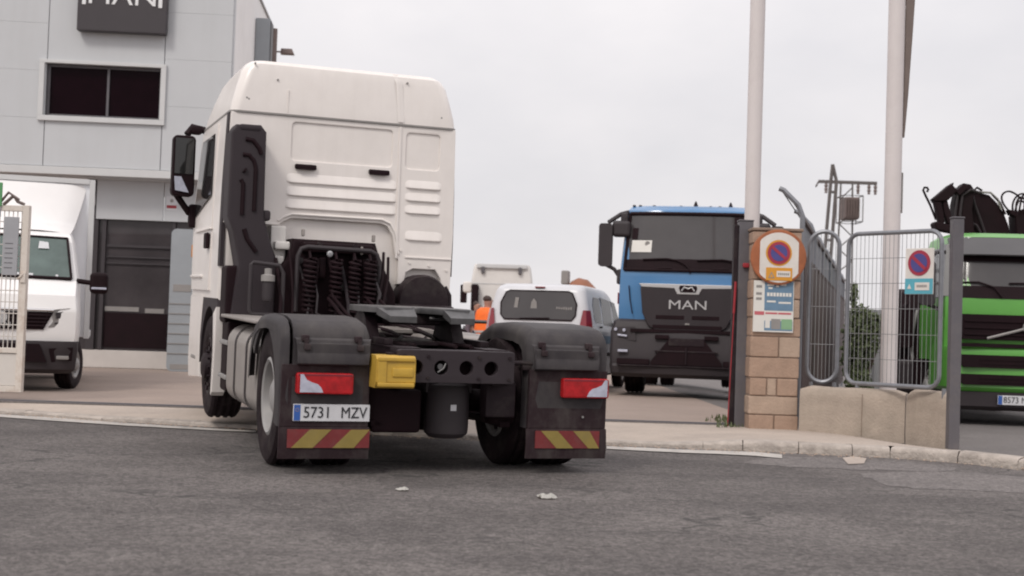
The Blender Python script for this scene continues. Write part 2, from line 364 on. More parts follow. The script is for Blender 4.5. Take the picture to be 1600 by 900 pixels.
# kerb: stones with small uneven gaps, flush at the driveway and higher beside the wall
m = MB(); x = -12.
while x < 9:
    ln = random.uniform(.32, .62) if x > 1.7 else random.uniform(.95, 1.05); x1 = x + ln - (.007 if x > 1.7 else .004)
    hgt = lambda X: .045 + .06 * max(0, min(1, (X - 1.6) / .8)) - .05 * max(0, min(1, (X - 4.2) / 1.2))
    a, b = Vector((x, kerb_y(x), 0)), Vector((x1, kerb_y(x1), 0)); d = (b - a).normalized(); nrm = Vector((-d.y, d.x, 0))
    j = random.uniform(-.022, .018) if x > 1.7 else random.uniform(-.006, .006); k = .16
    P = lambda p, u, z: (p.x + nrm.x * (u + j), p.y + nrm.y * (u + j), z)
    prof = [(0, -.1), (0, .5), (.018, .85), (.05, 1), (k, 1.02), (k, -.1)]
    rings = [[P(p, u + (mnoise.noise(Vector((p.x * 3, u * 20, h * 4))) * .014 if h > 0 else 0), -.05 if h < 0 else h * hgt(p.x) + j * .4 + mnoise.noise(Vector((p.x * 4, u * 9, 2))) * .006) for u, h in prof] for p in [a + (b - a) * q_ / 6 for q_ in range(7)]]
    m.loft(rings); x += ln
struct(m, 'kerb', 'kerb', ang=50)
# pavement strip behind the kerb
BACK = 15.1
m = MB(); xs = [-14 + .25 * i for i in range(103)]
rows = []
for t in range(7):
    row = []
    for X in xs:
        y0 = kerb_y(X) + .15; by = BACK if X < 3 else max(BACK - (X - 3) * 1.25, y0 + .45); Y = y0 + (by - y0) * t / 6
        hk = .045 + .06 * max(0, min(1, (X - 1.6) / .8)) - .05 * max(0, min(1, (X - 4.2) / 1.2))
        row.append((X, Y, hk - .004 + (yard_z(X, Y) - hk) * (t / 6) ** 1.2))
    rows.append(row)
m.loft(rows, cap=False, closed=False); struct(m, 'pavement', 'pave')
m = MB(); xs2 = [-45 + .5 * i for i in range(96)] + [3.0]; xs2 = sorted(set(xs2 + [2.75]))
xs2 = [x for x in xs2 if x <= 3.05]
m.loft([[(x, Y, yard_z(x, Y) - .004) for x in xs2] for Y in (BACK - .05, 20, 30, 60, 140)], cap=False, closed=False); struct(m, 'yard', 'yard')
m = MB(); xs3 = [3.0 + .4 * i for i in range(80)]
def lane_front(X): return max(BACK - (X - 3) * 1.25, kerb_y(X) + .58) - .03
m.loft([[(x, lane_front(x) + (140 - lane_front(x)) * t, yard_z(x, 0) - .008) for x in xs3] for t in (0, .02, .05, .1, .3, 1)], cap=False, closed=False); struct(m, 'side_lane', 'lane')
# lighter concrete bay on the road, old white paint along the driveway edge
m = MB(); pts = [(1338, 739), (1420, 736), (1530, 739), (1640, 748), (1660, 772), (1560, 768), (1440, 764), (1385, 758)]
pts = [(px_ + random.uniform(-5, 5), py_ + random.uniform(-1, 1)) for (x0_, y0_), (x1_, y1_) in zip(pts, pts[1:] + pts[:1]) for px_, py_ in [(x0_ + (x1_ - x0_) * k / 6, y0_ + (y1_ - y0_) * k / 6) for k in range(6)]]; m.poly([gr(x, y, .002) for x, y in pts]); struct(m, 'road_patch', 'patch')
m = MB(); pts = [(1150, 722), (1220, 712), (1330, 716), (1420, 722), (1500, 731), (1480, 737), (1360, 734), (1250, 730)]
pts = [(px_ + random.uniform(-5, 5), py_ + random.uniform(-1, 1)) for (x0_, y0_), (x1_, y1_) in zip(pts, pts[1:] + pts[:1]) for px_, py_ in [(x0_ + (x1_ - x0_) * k / 6, y0_ + (y1_ - y0_) * k / 6) for k in range(6)]]; m.poly([gr(x, y, .002) for x, y in pts]); struct(m, 'road_repair', 'patch')
def paint(px): 
    m = MB(); m.loft([[gr(x, y, .008) for x, y, _ in px], [gr(x, y + h, .008) for x, y, h in px]], cap=False, closed=False); return m
struct(paint([(948, 697, 4), (1000, 699, 5), (1060, 702, 5), (1120, 704, 5), (1180, 706, 6), (1222, 710, 6)]), 'edge_line', 'wpaint')
struct(paint([(-20, 646, 4), (80, 652, 5), (200, 661, 4), (330, 669, 3), (400, 673, 2)]), 'edge_line', 'wpaint')
m = MB(); m.poly([gr(x, y, .008) for x, y in [(1316, 715), (1335, 713), (1354, 716), (1350, 724), (1325, 725)]]); struct(m, 'paint_spot', 'pave')

# sliding gate track across the entrance
m = MB(); m.bb(-9.5, 2.5, BACK - .02, BACK + .02, YZ - .02, YZ + .018, .006); m.m = 1; m.bb(-9.5, 2.5, BACK - .09, BACK + .09, YZ - .02, YZ + .003)
tag(m.build('gate_track', ['post', 'lane']), 'dark steel rail let into the concrete across the yard entrance', 'rail')
m = MB()
for k in range(900):
    X = random.uniform(-6, 6.2); Y = kerb_y(X) - abs(random.gauss(0, .14)) - .005; r = random.uniform(.003, .012)
    b_ = [m.v((X + r * math.cos(a) * random.uniform(.7, 1.2), Y + r * math.sin(a) * random.uniform(.7, 1.2), .006)) for a in (0, 1.26, 2.5, 3.8, 5.0)]; t_ = m.v((X, Y, .006 + r * .9))
    for i in range(5): m.f([b_[i], b_[(i + 1) % 5], t_])
tag(m.build('gravel', 'stone2', flat=True), 'loose grit lying along the kerb edge', 'gravel', kind='stuff')
# crack with weeds at the gate post
m = MB()
for k in range(150):
    p = gr(random.gauss(1138, 11), random.uniform(652, 668), YZ); s_ = random.uniform(.015, .05); a = random.uniform(0, 6.28)
    d = Vector((math.cos(a), math.sin(a), 0)) * s_ * .35; t = Vector((random.uniform(-.6, .6) * s_, random.uniform(-.6, .6) * s_, s_ * 1.3))
    m.poly([p - d, p + d, p + t])
tag(m.build('weeds', 'leaf2', flat=True), 'low green weeds at the foot of the dark gate post', 'weeds', kind='stuff')

# ------------------------------------------------------------------ the white tractor unit (local: +y ahead, origin on the ground under the rear axle)
TR = thing('tractor_unit', (-.68, 10.55, .0), 20, 'large white tractor truck without a trailer in the foreground, seen from behind', 'truck', pitch=1.6)
def build_tractor(root):
    # chassis
    m = MB()
    for sx in (-1, 1):
        m.bb(sx * .43, sx * .36, -.80, 4.7, .68, .93); m.bb(sx * .43, sx * .30, -.80, 4.7, .915, .935); m.bb(sx * .43, sx * .30, -.80, 4.7, .675, .69)
    for y in (-.3, .9, 1.7, 2.6): m.bb(-.36, .36, y - .05, y + .05, .70, .90)
    for sx in (-1, 1):
        m.box((sx * .33, -.62, .93), (.16, .3, .02), .005); m.box((sx * .38, .1, .96), (.07, .9, .05), .01)
    m.build('chassis_frame', 'dark', root)
    m = MB(); m.prism(rr(-.44, .44, .695, .93, .02, 3), 'xz', -.80, -.87, holes=[circ(x, .805, .052) for x in (-.31, -.12, .07, .26)], bev=.006)
    m.bb(-.44, .44, -.80, -.62, .905, .928); 
    cm = m.build('rear_crossmember', 'fairing', root)
    m = MB(); m.bb(-.42, .42, -.72, -.74, .705, .90); m.build('hole_shade_plate', 'black', cm)  # black plate added behind the holes to give them their shade
    for x in (-.40, -.22, .165, .40):
        for z in (.73, .885):
            m = MB(); m.cyl((x, -.868, z), (x, -.882, z), .013, seg=6); m.build('bolt', 'dark', cm)
    m = MB(); m.cyl((-.12, -.80, .805), (-.12, -.845, .812), .022, seg=10); m.tube([(-.14, -.85, .77), (-.10, -.86, .80), (-.08, -.85, .84)], .008); m.build('coupling_pin', 'grease', cm)
    # axle, differential, suspension
    m = MB(); m.cyl((-1.0, 0, .51), (1.0, 0, .51), .085, seg=16)
    m.lathe([(.02, -.30), (.17, -.27), (.21, -.12), (.24, .0), (.2, .12), (.12, .28)], 'Y', 24, (.05, .0, .50))
    m.cyl((.05, .2, .55), (.05, 2.4, .72), .06)
    m.build('rear_axle', 'black', root)
    m = MB()
    for sx in (-1, 1):
        for y in (-.42, .42):
            m.lathe([(.02, .36), (.11, .37), (.13, .42), (.125, .5), (.135, .55), (.125, .64), (.1, .68), (.02, .69)], 'Z', 20, (sx * .5, y, 0))
        m.box((sx * .5, 0, .37), (.09, 1.1, .05), .01)
    m.build('air_spring', 'black', root)
    m = MB(); m.lathe([(.01, .26), (.13, .265), (.165, .30), (.168, .34), (.168, .62), (.155, .66), (.01, .68)], 'Z', 28, (.06, -.46, 0)); m.bb(-.12, .24, -.50, -.42, .6, .70)
    o = m.build('air_tank', 'bumper', root)
    m = MB(); m.bb(-.022 + .06, .022 + .06, -.633, -.629, .475, .52); m.build('sticker_or_reflection', 'plate', o)
    m = MB(); m.bb(-.54, -.16, -.55, -.2, .30, .62, .03); m.build('battery_box', 'black', root)
    m = MB(); m.bb(.30, .54, -.66, -.5, .43, .70, .02); m.build('valve_block', 'dark', root)
    # rear wheels (twin) and front wheels
    for sx in (-1, 1):
        wheel(root, sx * 1.07, 0, .515, .30, sx, 'steel', dish=.10); wheel(root, sx * .73, 0, .515, .30, -sx, 'steel', dish=.02)
        wheel(root, sx * 1.04, 3.6, .515, .32, sx, 'dark', dish=-.02)
    m = MB(); m.cyl((-1, 3.6, .515), (1, 3.6, .515), .07); m.bb(-.5, .5, 3.4, 3.8, .38, .50, .03); m.build('front_axle', 'black', root)
    # mudguards
    for sx in (-1, 1):
        prof = [(-.735, .36), (-.745, .58), (-.74, .80), (-.735, .97), (-.70, 1.055), (-.62, 1.105), (-.45, 1.13), (-.1, 1.14), (.25, 1.12), (.48, 1.05), (.62, .94), (.69, .78), (.71, .62)]
        x0, x1 = sorted((sx * .60, sx * 1.255))
        m = MB(); inner = [(y * .965, z - .022) for y, z in prof]
        m.prism(prof + inner[::-1], 'yz', x0 + .085, x1 - .06)
        # shoulders rolled over the two long edges
        for xe, d in ((x0, 1), (x1, -1)):
            rd = .085 if (xe == x0) == (sx > 0) else .06
            def shr(q): return [(y * (1 - q / .74), .515 + (z - .515) * (1 - q / .62) if z > .515 else z) for y, z in prof]
            m.loft([[(xe + d * rd * (1 - math.cos(t)), y, z) for y, z in shr(rd * (1 - math.sin(t)))] for t in [math.pi / 2 * k / 6 for k in range(6, -1, -1)]] + [[(xe, y, z) for y, z in shr(rd + .05)]], cap=False, closed=False)
        # outer cheek down to the tyre
        xo = sx * 1.25; a0 = 222
        ch = [(-.66, .36), (-.67, .92), (-.63, .99), (-.55, 1.035), (-.42, 1.055), (-.1, 1.068), (.23, 1.05), (.44, .985), (.56, .88)] + arc(0, .515, .535, 33, 196, 18)
        m.prism(ch, 'yz', xo - sx * .03, xo - sx * .001)
        g = m.build('mudguard', 'guard', root, ang=50)
        xl0, xl1 = sorted((sx * .615, sx * 1.165))
        m = MB(); m.loft([[(x, y, z) for x in (xl0 + i_, xl1 - i_)] for k, (i_, y, z) in enumerate([(.0, -.742, .99), (.008, -.765, .975), (.018, -.80, .87), (.022, -.80, .81), (.03, -.745, .795)])], cap=False, closed=False)
        m.bb(xl0 + .02, xl1 - .02, -.795, -.74, .80, .955, .012)
        lid = m.build('mudguard_lid', 'guard', g, ang=25)
        for f_ in (.13, .82):
            xc = xl0 + (xl1 - xl0) * f_; m = MB()
            m.box((xc, -.765, .985), (.055, .05, .05), .012); m.box((xc + .006, -.79, .955), (.03, .02, .06), .004); m.box((xc + .012, -.80, .925), (.05, .03, .045), .01)
            m.build('latch', 'flap', lid)
        # lamp carrier: dark recess
        m = MB(); m.bb(sx * .61, sx * 1.245, -.742, -.70, .36, .80, .008); m.build('lamp_carrier', 'flap', g)
        # tail lamp
        xa, xb = (sx * 1.15, sx * .74) if sx < 0 else (1.235, .855)
        lo, hi = min(xa, xb), max(xa, xb)
        m = MB(); m.bb(lo, hi, -.81, -.74, .595, .745, .018); m.m = 1
        q = [(0, .012), (.0, .138), (.022, .138), (.045, .10), (.085, .082), (.125, .070), (.15, .045), (.165, .012)]
        xo_ = -1.125 if sx < 0 else 1.215
        m.prism([(xo_ - sx * a, .597 + b) for a, b in q], 'xz', -.812, -.8155)
        m.m = 2; m.bb(lo + .012, hi - .012, -.8125, -.808, .725, .737); 
        t_ = m.build('tail_light', ['red', 'lens', 'dkred'], g)
        # rubber flap with the chevron strip
        m = MB(); rings = []
        for k in range(9):
            z = .36 - k * .028; bow = -.738 - .012 * math.sin(k / 8 * 3)
            rings.append([(sx * (.60), bow, z), (sx * 1.25, bow - .004, z), (sx * 1.25, bow + .012, z), (sx * .60, bow + .014, z)])
        m.loft(rings); fl = m.build('mudflap', 'flap', g)
        m = MB(); xa, xb = sx * 1.19, sx * .60 if sx < 0 else .67
        lo, hi = min(xa, xb), max(xa, xb); z0, z1 = .215, .345; Y = -.758
        m.bb(lo, hi, Y, Y + .012, z0, z1); m.m = 1
        wd = (hi - lo)
        for k in range(2):
            b0 = lo + wd * (.05 + .5 * k) if sx < 0 else lo + wd * (.08 + .5 * k) ; ww = wd * .26; sh = .13
            pts = [(b0, z0), (b0 + ww, z0), (b0 + ww + sh, z1), (b0 + sh, z1)] if sx < 0 else [(b0 + sh, z0), (b0 + sh + ww, z0), (b0 + ww, z1), (b0, z1)]
            pts = [(min(max(a, lo), hi), b) for a, b in pts]
            m.prism(pts, 'xz', Y - .0005, Y - .003)
        m.build('chevron_strip', ['chev_r', 'chev_y'], fl)
        if sx < 0:
            m = MB(); m.bb(-1.155, -.605, -.758, -.742, .402, .522, .004); m.m = 1; m.bb(-1.150, -1.105, -.7605, -.757, .407, .517); m.m = 3
            for k in range(8):
                a = k * math.pi / 4; m.box((-1.1275 + .012 * math.cos(a), -.7612, .482 + .012 * math.sin(a)), (.004, .001, .004))
            m.m = 2; m.text('5731', FRONT(-.985, -.7605, .461), .112, .002, 0, sx=.90); m.text('MZV', FRONT(-.722, -.7605, .461), .112, .002, 0, sx=.84)
            m.build('licence_plate', ['plate', 'plate_b', 'ink', 'yellow'], g)
        else:
            m = MB(); m.cyl((1.05, -.742, .45), (1.05, -.755, .45), .008, seg=8); m.build('bolt', 'steel', g)
            m = MB(); m.bb(.56, .66, -.72, -.60, .79, .83, .01); m.tube([(.45, -.7, .84), (.55, -.69, .845), (.64, -.71, .84)], .018); m.build('mudguard_bracket', 'dark', g)
    # yellow wheel chock in its holder
    m = MB(); m.prism([(-.70, .655), (-.90, .655), (-.93, .70), (-.93, .86), (-.90, .885), (-.72, .885)], 'yz', -.615, -.325, bev=.01)
    m.bb(-.605, -.335, -.945, -.92, .845, .875, .008); m.bb(-.605, -.335, -.945, -.92, .665, .695, .008); m.bb(-.605, -.54, -.94, -.92, .69, .85, .008)
    m.bb(-.50, -.345, -.942, -.92, .735, .80, .012)
    c = m.build('wheel_chock', 'yellow', root, ang=30)
    m = MB(); m.bb(-.485, -.36, -.9435, -.938, .752, .783, .004); m.build('chock_slot', 'yellow', c)
    m = MB(); m.bb(-.50, -.44, -.80, -.70, .80, .90); m.build('chock_holder', 'dark', c)
    # fifth wheel
    m = MB()
    pl = [(-.53, .30), (-.50, .62), (-.30, .86), (.30, .86), (.50, .62), (.53, .30), (.50, -.06), (.40, -.24), (.15, -.26)] + arc(0, .14, .07, -30, 210, 8) + [(-.15, -.26), (-.40, -.24), (-.50, -.06)]
    m.prism(pl, 'xy', 1.175, 1.222, bev=.012)
    m.T = Matrix.Translation((0, .02, 0))
    for sx in (-1, 1):
        m.loft([[(sx * .14, -.27, 1.215), (sx * .47, -.20, 1.215), (sx * .47, -.20, 1.16), (sx * .14, -.27, 1.16)], [(sx * .16, -.42, 1.155), (sx * .40, -.40, 1.155), (sx * .40, -.40, 1.11), (sx * .16, -.42, 1.11)]])
    m.T = Matrix.Identity(4)
    fw = m.build('fifth_wheel', 'grease', root); fw.scale = (.83, 1, 1); fw.location = (-.05, 0, 0)
    m = MB()
    for sx in (-1, 1): m.prism([(.02, .93), (.66, .93), (.52, 1.12), (.44, 1.175), (.24, 1.175), (.16, 1.12)], 'yz', sx * .36, sx * .47)
    m.bb(-.47, .47, -.02, .72, .93, .955); m.bb(-.3, .3, .2, .5, 1.08, 1.17, .02); m.build('pedestal', 'dark', fw)
    m = MB(); m.tube([(.1, .0, 1.14), (.5, -.1, 1.13), (.62, -.12, 1.13)], .014); m.build('release_handle', 'grease', fw)
    # walkway and lines between fifth wheel and cab
    m = MB(); m.bb(-.40, .40, 1.05, 1.55, .985, 1.02, .005)
    for k in range(9): m.bb(-.38, .38, 1.08 + k * .053, 1.10 + k * .053, 1.02, 1.028)
    m.build('walkway', 'alu', root)
    m = MB()
    for x, b in ((-.28, .1), (-.22, .2), (.1, .15), (.22, .05)):
        m.tube([(x, 2.3, 1.25), (x + .03, 1.9, 1.12), (x - .02, 1.4, 1.07), (x + b, .95, 1.0), (x + b, .6, .97), (x + .04, .2, .94), (x, -.5, .945)], .016)
    m.build('air_line', 'black', root)
    m = MB(); m.bb(-1.22, -.50, .62, 2.62, 1.035, 1.065, .01); m.build('side_platform', 'alu', root)
    # fuel tank and battery box on the left, tank on the right
    for sx in (-1, 1):
        m = MB(); xa, xb = sorted((sx * .50, sx * 1.19))
        rings = []
        for y, s_ in ((.60, .86), (.625, .97), (.66, 1), (1.16, 1), (1.175, .985), (1.19, 1), (1.78, 1), (1.80, .985), (1.82, 1), (2.30, 1), (2.33, .97), (2.35, .86)):
            cx, cz = (xa + xb) / 2, .63; rings.append([(cx + (x - cx) * s_, y, cz + (z - cz) * s_) for x, z in rr(xa, xb, .28, .98, .16, 7)])
        m.loft(rings); ft = m.build('fuel_tank', 'alu', root, ang=40)
        for y in (1.18, 1.80):
            m = MB(); pts = [(x, y, z) for x, z in rr(xa - .008, xb + .008, .272, .988, .165, 7)]
            m.loft([[(p[0], y - .03, p[2]) for p in pts], [(p[0], y + .03, p[2]) for p in pts]], cap=False); m.build('strap', 'fairing', ft)
        m = MB(); m.bb(sx * .6, sx * 1.17, 2.48, 2.86, .34, 1.0, .03); b = m.build('battery_cover', 'black', root)
        m = MB()
        for z in (.48, .80): m.bb(sx * 1.12, sx * 1.185, 2.42, 2.9, z - .022, z + .022, .01)
        m.build('clamp', 'steel', b)
        # white step panel and arch around the front wheel
        m = MB(); m.prism([(3.02, .30), (3.10, .26), (3.06, .7), (3.14, 1.06), (2.96, 1.12), (2.93, .8)], 'yz', sx * 1.10, sx * 1.225, bev=.012); m.build('side_fairing', 'white', root)
        m = MB()
        m.prism([(3.02, 1.12), (3.10, .60)] + arc(3.6, .515, .60, 172, 8, 16) + [(4.25, .5), (4.32, .62), (4.30, 1.2), (3.1, 1.2)], 'yz', sx * .84, sx * 1.20); m.build('wheel_arch', 'fairing', root)
        # door step block and bumper corner ahead of the wheel
        m = MB(); m.prism([(4.22, .36), (5.1, .30), (5.18, .5), (5.16, 1.22), (4.1, 1.24), (4.26, .8)], 'yz', sx * .7, sx * 1.21, bev=.03); st = m.build('step_box', 'white', root)
        m = MB(); m.bb(sx * 1.0, sx * 1.214, 4.5, 4.9, .52, .58, .02); m.build('step', 'grey', st)
    m = MB(); m.bb(-1.2, 1.2, 5.0, 5.28, .32, 1.25, .08); m.build('front_bumper', 'bumper', root)

    # ---- cab (z values take the raised front into account)
    cab = bpy.data.objects.new('cab', None); COL.objects.link(cab); cab.parent = root
    dz = -.085
    m = MB(); rings = []
    for z, hw, yr, yf in ((1.20, 1.20, 3.05, 5.20), (1.5, 1.205, 2.97, 5.24), (1.95, 1.205, 2.96, 5.22), (2.30, 1.20, 2.96, 5.18), (2.75, 1.185, 2.96, 5.02), (3.02, 1.172, 2.96, 4.90)):
        rings.append([(x, y, z + dz + .07) for x, y in rr(-hw, hw, yr, yf, .10, 6)])
    m.loft(rings); m.build('cab_body', 'white', cab)
    # rear wall: pressed panel with cut-outs
    A = 2.90
    dzz = dz
    P = lambda x, z: (x, z + dzz)
    outl = [P(-1.165, 3.085), P(-1.175, 2.6), P(-1.19, 2.02), P(-.66, 2.02), P(-.60, 2.06), P(-.52, 2.095), P(.40, 2.095), P(.47, 2.07), P(.53, 1.98), P(.56, 1.80), P(.60, 1.74), P(.60, 1.50), P(.67, 1.50), P(.69, 1.62), P(.76, 1.66), P(1.0, 1.66), P(1.06, 1.58), P(1.10, 1.38), P(1.17, 1.34), P(1.185, 2.0), P(1.175, 2.6), P(1.165, 3.085)]
    holes = [rr(-.555, .49, 2.66 + dzz, 3.03 + dzz, .04, 4), rr(.635, 1.0, 2.66 + dzz, 3.02 + dzz, .04, 4)]
    m = MB(); m.prism(outl, 'xz', A + .10, A, holes=holes, bev=.012)
    # recessed window blanks
    for h, ins in zip(holes, (0, 0)): m.prism([(x, z) for x, z in h], 'xz', A + .09, A + .018)
    # fold between the two halves
    m.prism([(.555, 3.07 + dzz), (.575, 3.07 + dzz), (.585, 1.76 + dzz), (.565, 1.76 + dzz)], 'xz', A + .01, A - .014)
    # stiffening louvres
    def louvre(x0, x1, z, h, d=.024):
        prof = [(A + .004, z + .004), (A - d * .2, z - h * .12), (A - d, z - h * .80), (A - d * .8, z - h * .90), (A + .004, z - h * .93)]
        e = [(A + .004, z - h * .05), (A + .001, z - h * .2), (A - .002, z - h * .7), (A, z - h * .85), (A + .004, z - h * .95)]
        m.loft([[(x0, y, q) for y, q in e], [(x0 + .045, y, q) for y, q in prof], [(x1 - .045, y, q) for y, q in prof], [(x1, y, q) for y, q in e]])
    for z in (2.535, 2.41, 2.285): louvre(-.59, .55, z + dzz, .105)
    for z in (2.55, 2.425, 2.30): louvre(.645, 1.03, z + dzz, .095)
    louvre(.66, 1.06, 2.045 + dzz, .11)
    m.bb(-1.17, -.64, A - .012, A + .01, 2.02 + dzz, 2.045 + dzz, .004)
    # pressed bead around the arch, lower seam of the right half
    m.tube([(-.66, A - .004, 2.06 + dzz), (-.60, A - .006, 2.105 + dzz), (-.52, A - .008, 2.135 + dzz), (.41, A - .008, 2.135 + dzz), (.50, A - .006, 2.10 + dzz), (.56, A - .004, 2.0 + dzz), (.60, A - .004, 1.80 + dzz)], .013)
    m.bb(.67, 1.175, A - .012, A + .004, 1.765 + dzz, 1.782 + dzz, .004)
    for x, z in ((.72, 1.72), (.93, 1.70), (1.12, 1.66), (.62, 1.84)): m.cyl((x, A, z + dzz), (x, A - .012, z + dzz), .012, seg=8)
    m.build('rear_wall', 'white', cab, ang=28)
    for x0, x1 in ((-.515, -.295), (.245, .465)):
        m = MB(); m.bb(x0, x1, A - .035, A + .0, 2.575 + dzz, 2.625 + dzz, .014); m.bb(x0 + .03, x1 - .03, A - .05, A - .02, 2.572 + dzz, 2.585 + dzz, .005)
        m.build('grab_handle', 'black', cab)
    # roof
    m = MB(); rings = []; z0 = 3.095
    for z, hw, yr, yf, r in ((0, 1.17, 2.89, 4.93, .09), (.1, 1.155, 2.89, 4.84, .10), (.25, 1.115, 2.90, 4.66, .11), (.40, 1.07, 2.915, 4.42, .12), (.475, 1.02, 2.93, 4.25, .13), (.51, .965, 2.965, 4.08, .14), (.525, .80, 3.08, 3.8, .14)):
        rings.append([(x, y, z0 + z + dzz) for x, y in rr(-hw, hw, yr, yf, r, 6)])
    m.loft(rings); 
    m.loft([[(.53, 2.885, z0 + .02 + dzz), (.56, 2.878, z0 + .02 + dzz), (.60, 2.885, z0 + .02 + dzz)], [(.50, 2.90, z0 + .40 + dzz), (.53, 2.893, z0 + .40 + dzz), (.57, 2.905, z0 + .40 + dzz)], [(.47, 2.95, z0 + .50 + dzz), (.50, 2.945, z0 + .50 + dzz), (.54, 2.955, z0 + .50 + dzz)]], cap=False, closed=False)
    m.bb(-.615, -.605, 2.886, 2.90, z0 + .02 + dzz, z0 + .24 + dzz)
    rf = m.build('roof', 'white', cab, ang=30)
    m = MB(); pts = rr(-1.178, 1.178, 2.886, 4.94, .09, 6)
    m.loft([[(x, y, z0 - .012 + dzz) for x, y in pts], [(x, y, z0 + .006 + dzz) for x, y in pts]]); m.build('roof_seal', 'grey', rf)
    m = MB()
    for x, z in ((-.72, .33), (-1.0, .12), (-1.02, .13), (.62, .42), (-.95, .47), (1.0, .1)): m.cyl((x, 2.93, z0 + z + dzz), (x, 2.888 + .02 * z, z0 + z + dzz), .010, seg=8)
    m.build('rivet', 'grey', rf)
    for sx in (-1, 1):
        # rubber seam behind the door, door, side window
        m = MB(); m.loft([[(sx * (w_ - .035), 2.96, z + dzz), (sx * w_, 2.965, z + dzz), (sx * (w_ + .004), 3.08, z + dzz), (sx * (w_ - .03), 3.08, z + dzz)] for z, w_ in ((1.6, 1.206), (2.0, 1.206), (2.4, 1.199), (3.085, 1.176))])
        m.build('seam_strip', 'fairing', cab)
        hw = lambda z: 1.222 - .036 * max(0, (z - 2.2)) / .9
        def sp(y, z, o=0): return (sx * (hw(z) + o), y, z + dzz)
        m = MB()
        dp = [(3.62, 1.36), (5.02, 1.36), (5.08, 2.2), (4.82, 3.04), (3.62, 3.04)]
        m.loft([[sp(y, z, -.03) for y, z in dp], [sp(y, z, .004) for y, z in dp]]); d = m.build('door', 'white', cab)
        wp = [(3.72, 2.32), (4.35, 2.24), (4.98, 2.12), (4.98, 2.3), (4.74, 2.95), (3.76, 2.95)]
        m = MB(); m.loft([[sp(y, z, .003) for y, z in wp], [sp(y, z, .008) for y, z in wp]]); m.build('window', 'glass', d)
        m = MB(); m.box(sp(3.75, 1.86, .02), (.04, .2, .16), .015); m.build('door_handle', 'black', d)
        m = MB(); m.box(sp(4.55, 1.5, .0), (.05, .9, .03), .01); m.box(sp(4.2, 1.98, .0), (.03, 1.2, .02), .008); m.build('door_trim', 'white', d)
        m = MB(); m.box(sp(5.1, 1.78, -.01), (.04, .05, .14), .01); m.build('side_marker', 'amber', cab)
        # mirrors
        mr = MB(); mr.prism(rr(1.27, 1.52, 2.36 + dzz, 3.02 + dzz, .05) if sx > 0 else rr(-1.52, -1.27, 2.36 + dzz, 3.02 + dzz, .05), 'xz', 4.92, 4.78, bev=.02)
        mr.tube([sp(4.9, 3.10, -.02), (sx * 1.30, 4.93, 3.13 + dzz), (sx * 1.36, 4.90, 3.04 + dzz)], .04, 8)
        mr.tube([sp(5.0, 2.16, -.02), (sx * 1.30, 4.98, 2.20 + dzz), (sx * 1.42, 4.90, 2.34 + dzz), (sx * 1.50, 4.88, 2.45 + dzz)], .038, 8)
        mr.box((sx * 1.25, 4.98, 2.16 + dzz), (.1, .12, .26), .03); mr.box((sx * 1.26, 4.92, 3.10 + dzz), (.13, .12, .1), .03)
        mo = mr.build('mirror', 'black', cab)
        xa, xb = sorted((sx * 1.29, sx * 1.495))
        mr = MB(); mr.bb(xa, xb, 4.772, 4.785, 2.60 + dzz, 2.99 + dzz, .004)
        mr.build('mirror_glass', 'mirror', mo)
        mr = MB(); q = [(sx * 1.495, 2.57), (sx * 1.42, 2.57), (sx * 1.33, 2.40), (sx * 1.48, 2.42)]; mr.prism([(a, b + dzz) for a, b in q], 'xz', 4.785, 4.765); mr.build('wide_mirror_glass', 'lens', mo)
    m = MB()
    m.loft([[(x, y, z + dzz) for x, y, z in ((-1.05, 5.245, 2.18), (1.05, 5.245, 2.18), (1.05, 5.20, 2.18), (-1.05, 5.20, 2.18))], [(x, y, z + dzz) for x, y, z in ((-1.0, 4.99, 3.03), (1.0, 4.99, 3.03), (1.0, 4.94, 3.03), (-1.0, 4.94, 3.03))]]); m.build('windscreen', 'glass', cab)
    m = MB(); m.bb(-.9, .9, 5.22, 5.27, 1.25 + dzz, 2.0 + dzz, .03); m.build('front_grille', 'grille', cab)

    # ---- black intake duct on the left rear corner
    m = MB()
    o_ = [(-1.205, 2.84), (-1.16, 2.925), (-.93, 2.935), (-.875, 2.87), (-.865, 2.08), (-.80, 1.86), (-.73, 1.68), (-.735, 1.12), (-1.14, 1.12), (-1.09, 1.62), (-1.15, 1.92), (-1.21, 2.06)]
    m.prism([(x, z + dzz) for x, z in o_], 'xz', 2.88, 2.55, bev=.035)
    m.box((-1.03, 2.64, 2.90 + dzz), (.2, .2, .06), .02); m.box((-.84, 2.66, 2.09 + dzz), (.08, .16, .1), .025)
    dct = m.build('air_intake', 'fairing', root, ang=40)
    m = MB()
    def on(pts): return [(x, 2.549, z + dzz) for x, z in pts]
    for pts, r in (([(-1.07, 2.79), (-1.0, 2.78), (-.94, 2.71), (-.92, 2.66)], .022), ([(-1.09, 2.645), (-1.03, 2.64), (-.985, 2.59), (-.965, 2.52), (-.965, 2.12)], .02), ([(-1.075, 2.50), (-1.06, 2.49)], .028), ([(-1.10, 2.41), (-1.075, 2.37), (-1.075, 2.08)], .02), ([(-1.05, 1.95), (-1.02, 1.86), (-.93, 1.74)], .022)):
        m.tube(on(pts), r, 8)
    m.build('duct_slot', 'black', dct)
    m = MB(); m.bb(-1.19, -.74, 2.6, 2.95, .98, 1.52, .03); m.build('air_filter_box', 'black', root)

    # ---- equipment behind the cab
    m = MB(); hz = -.085
    o_ = [(-.80, 1.08), (-.80, 1.42), (-.70, 1.60), (-.60, 1.72), (-.57, 1.89), (.24, 1.885), (.29, 1.74), (.37, 1.58), (.46, 1.40), (.48, 1.08)]
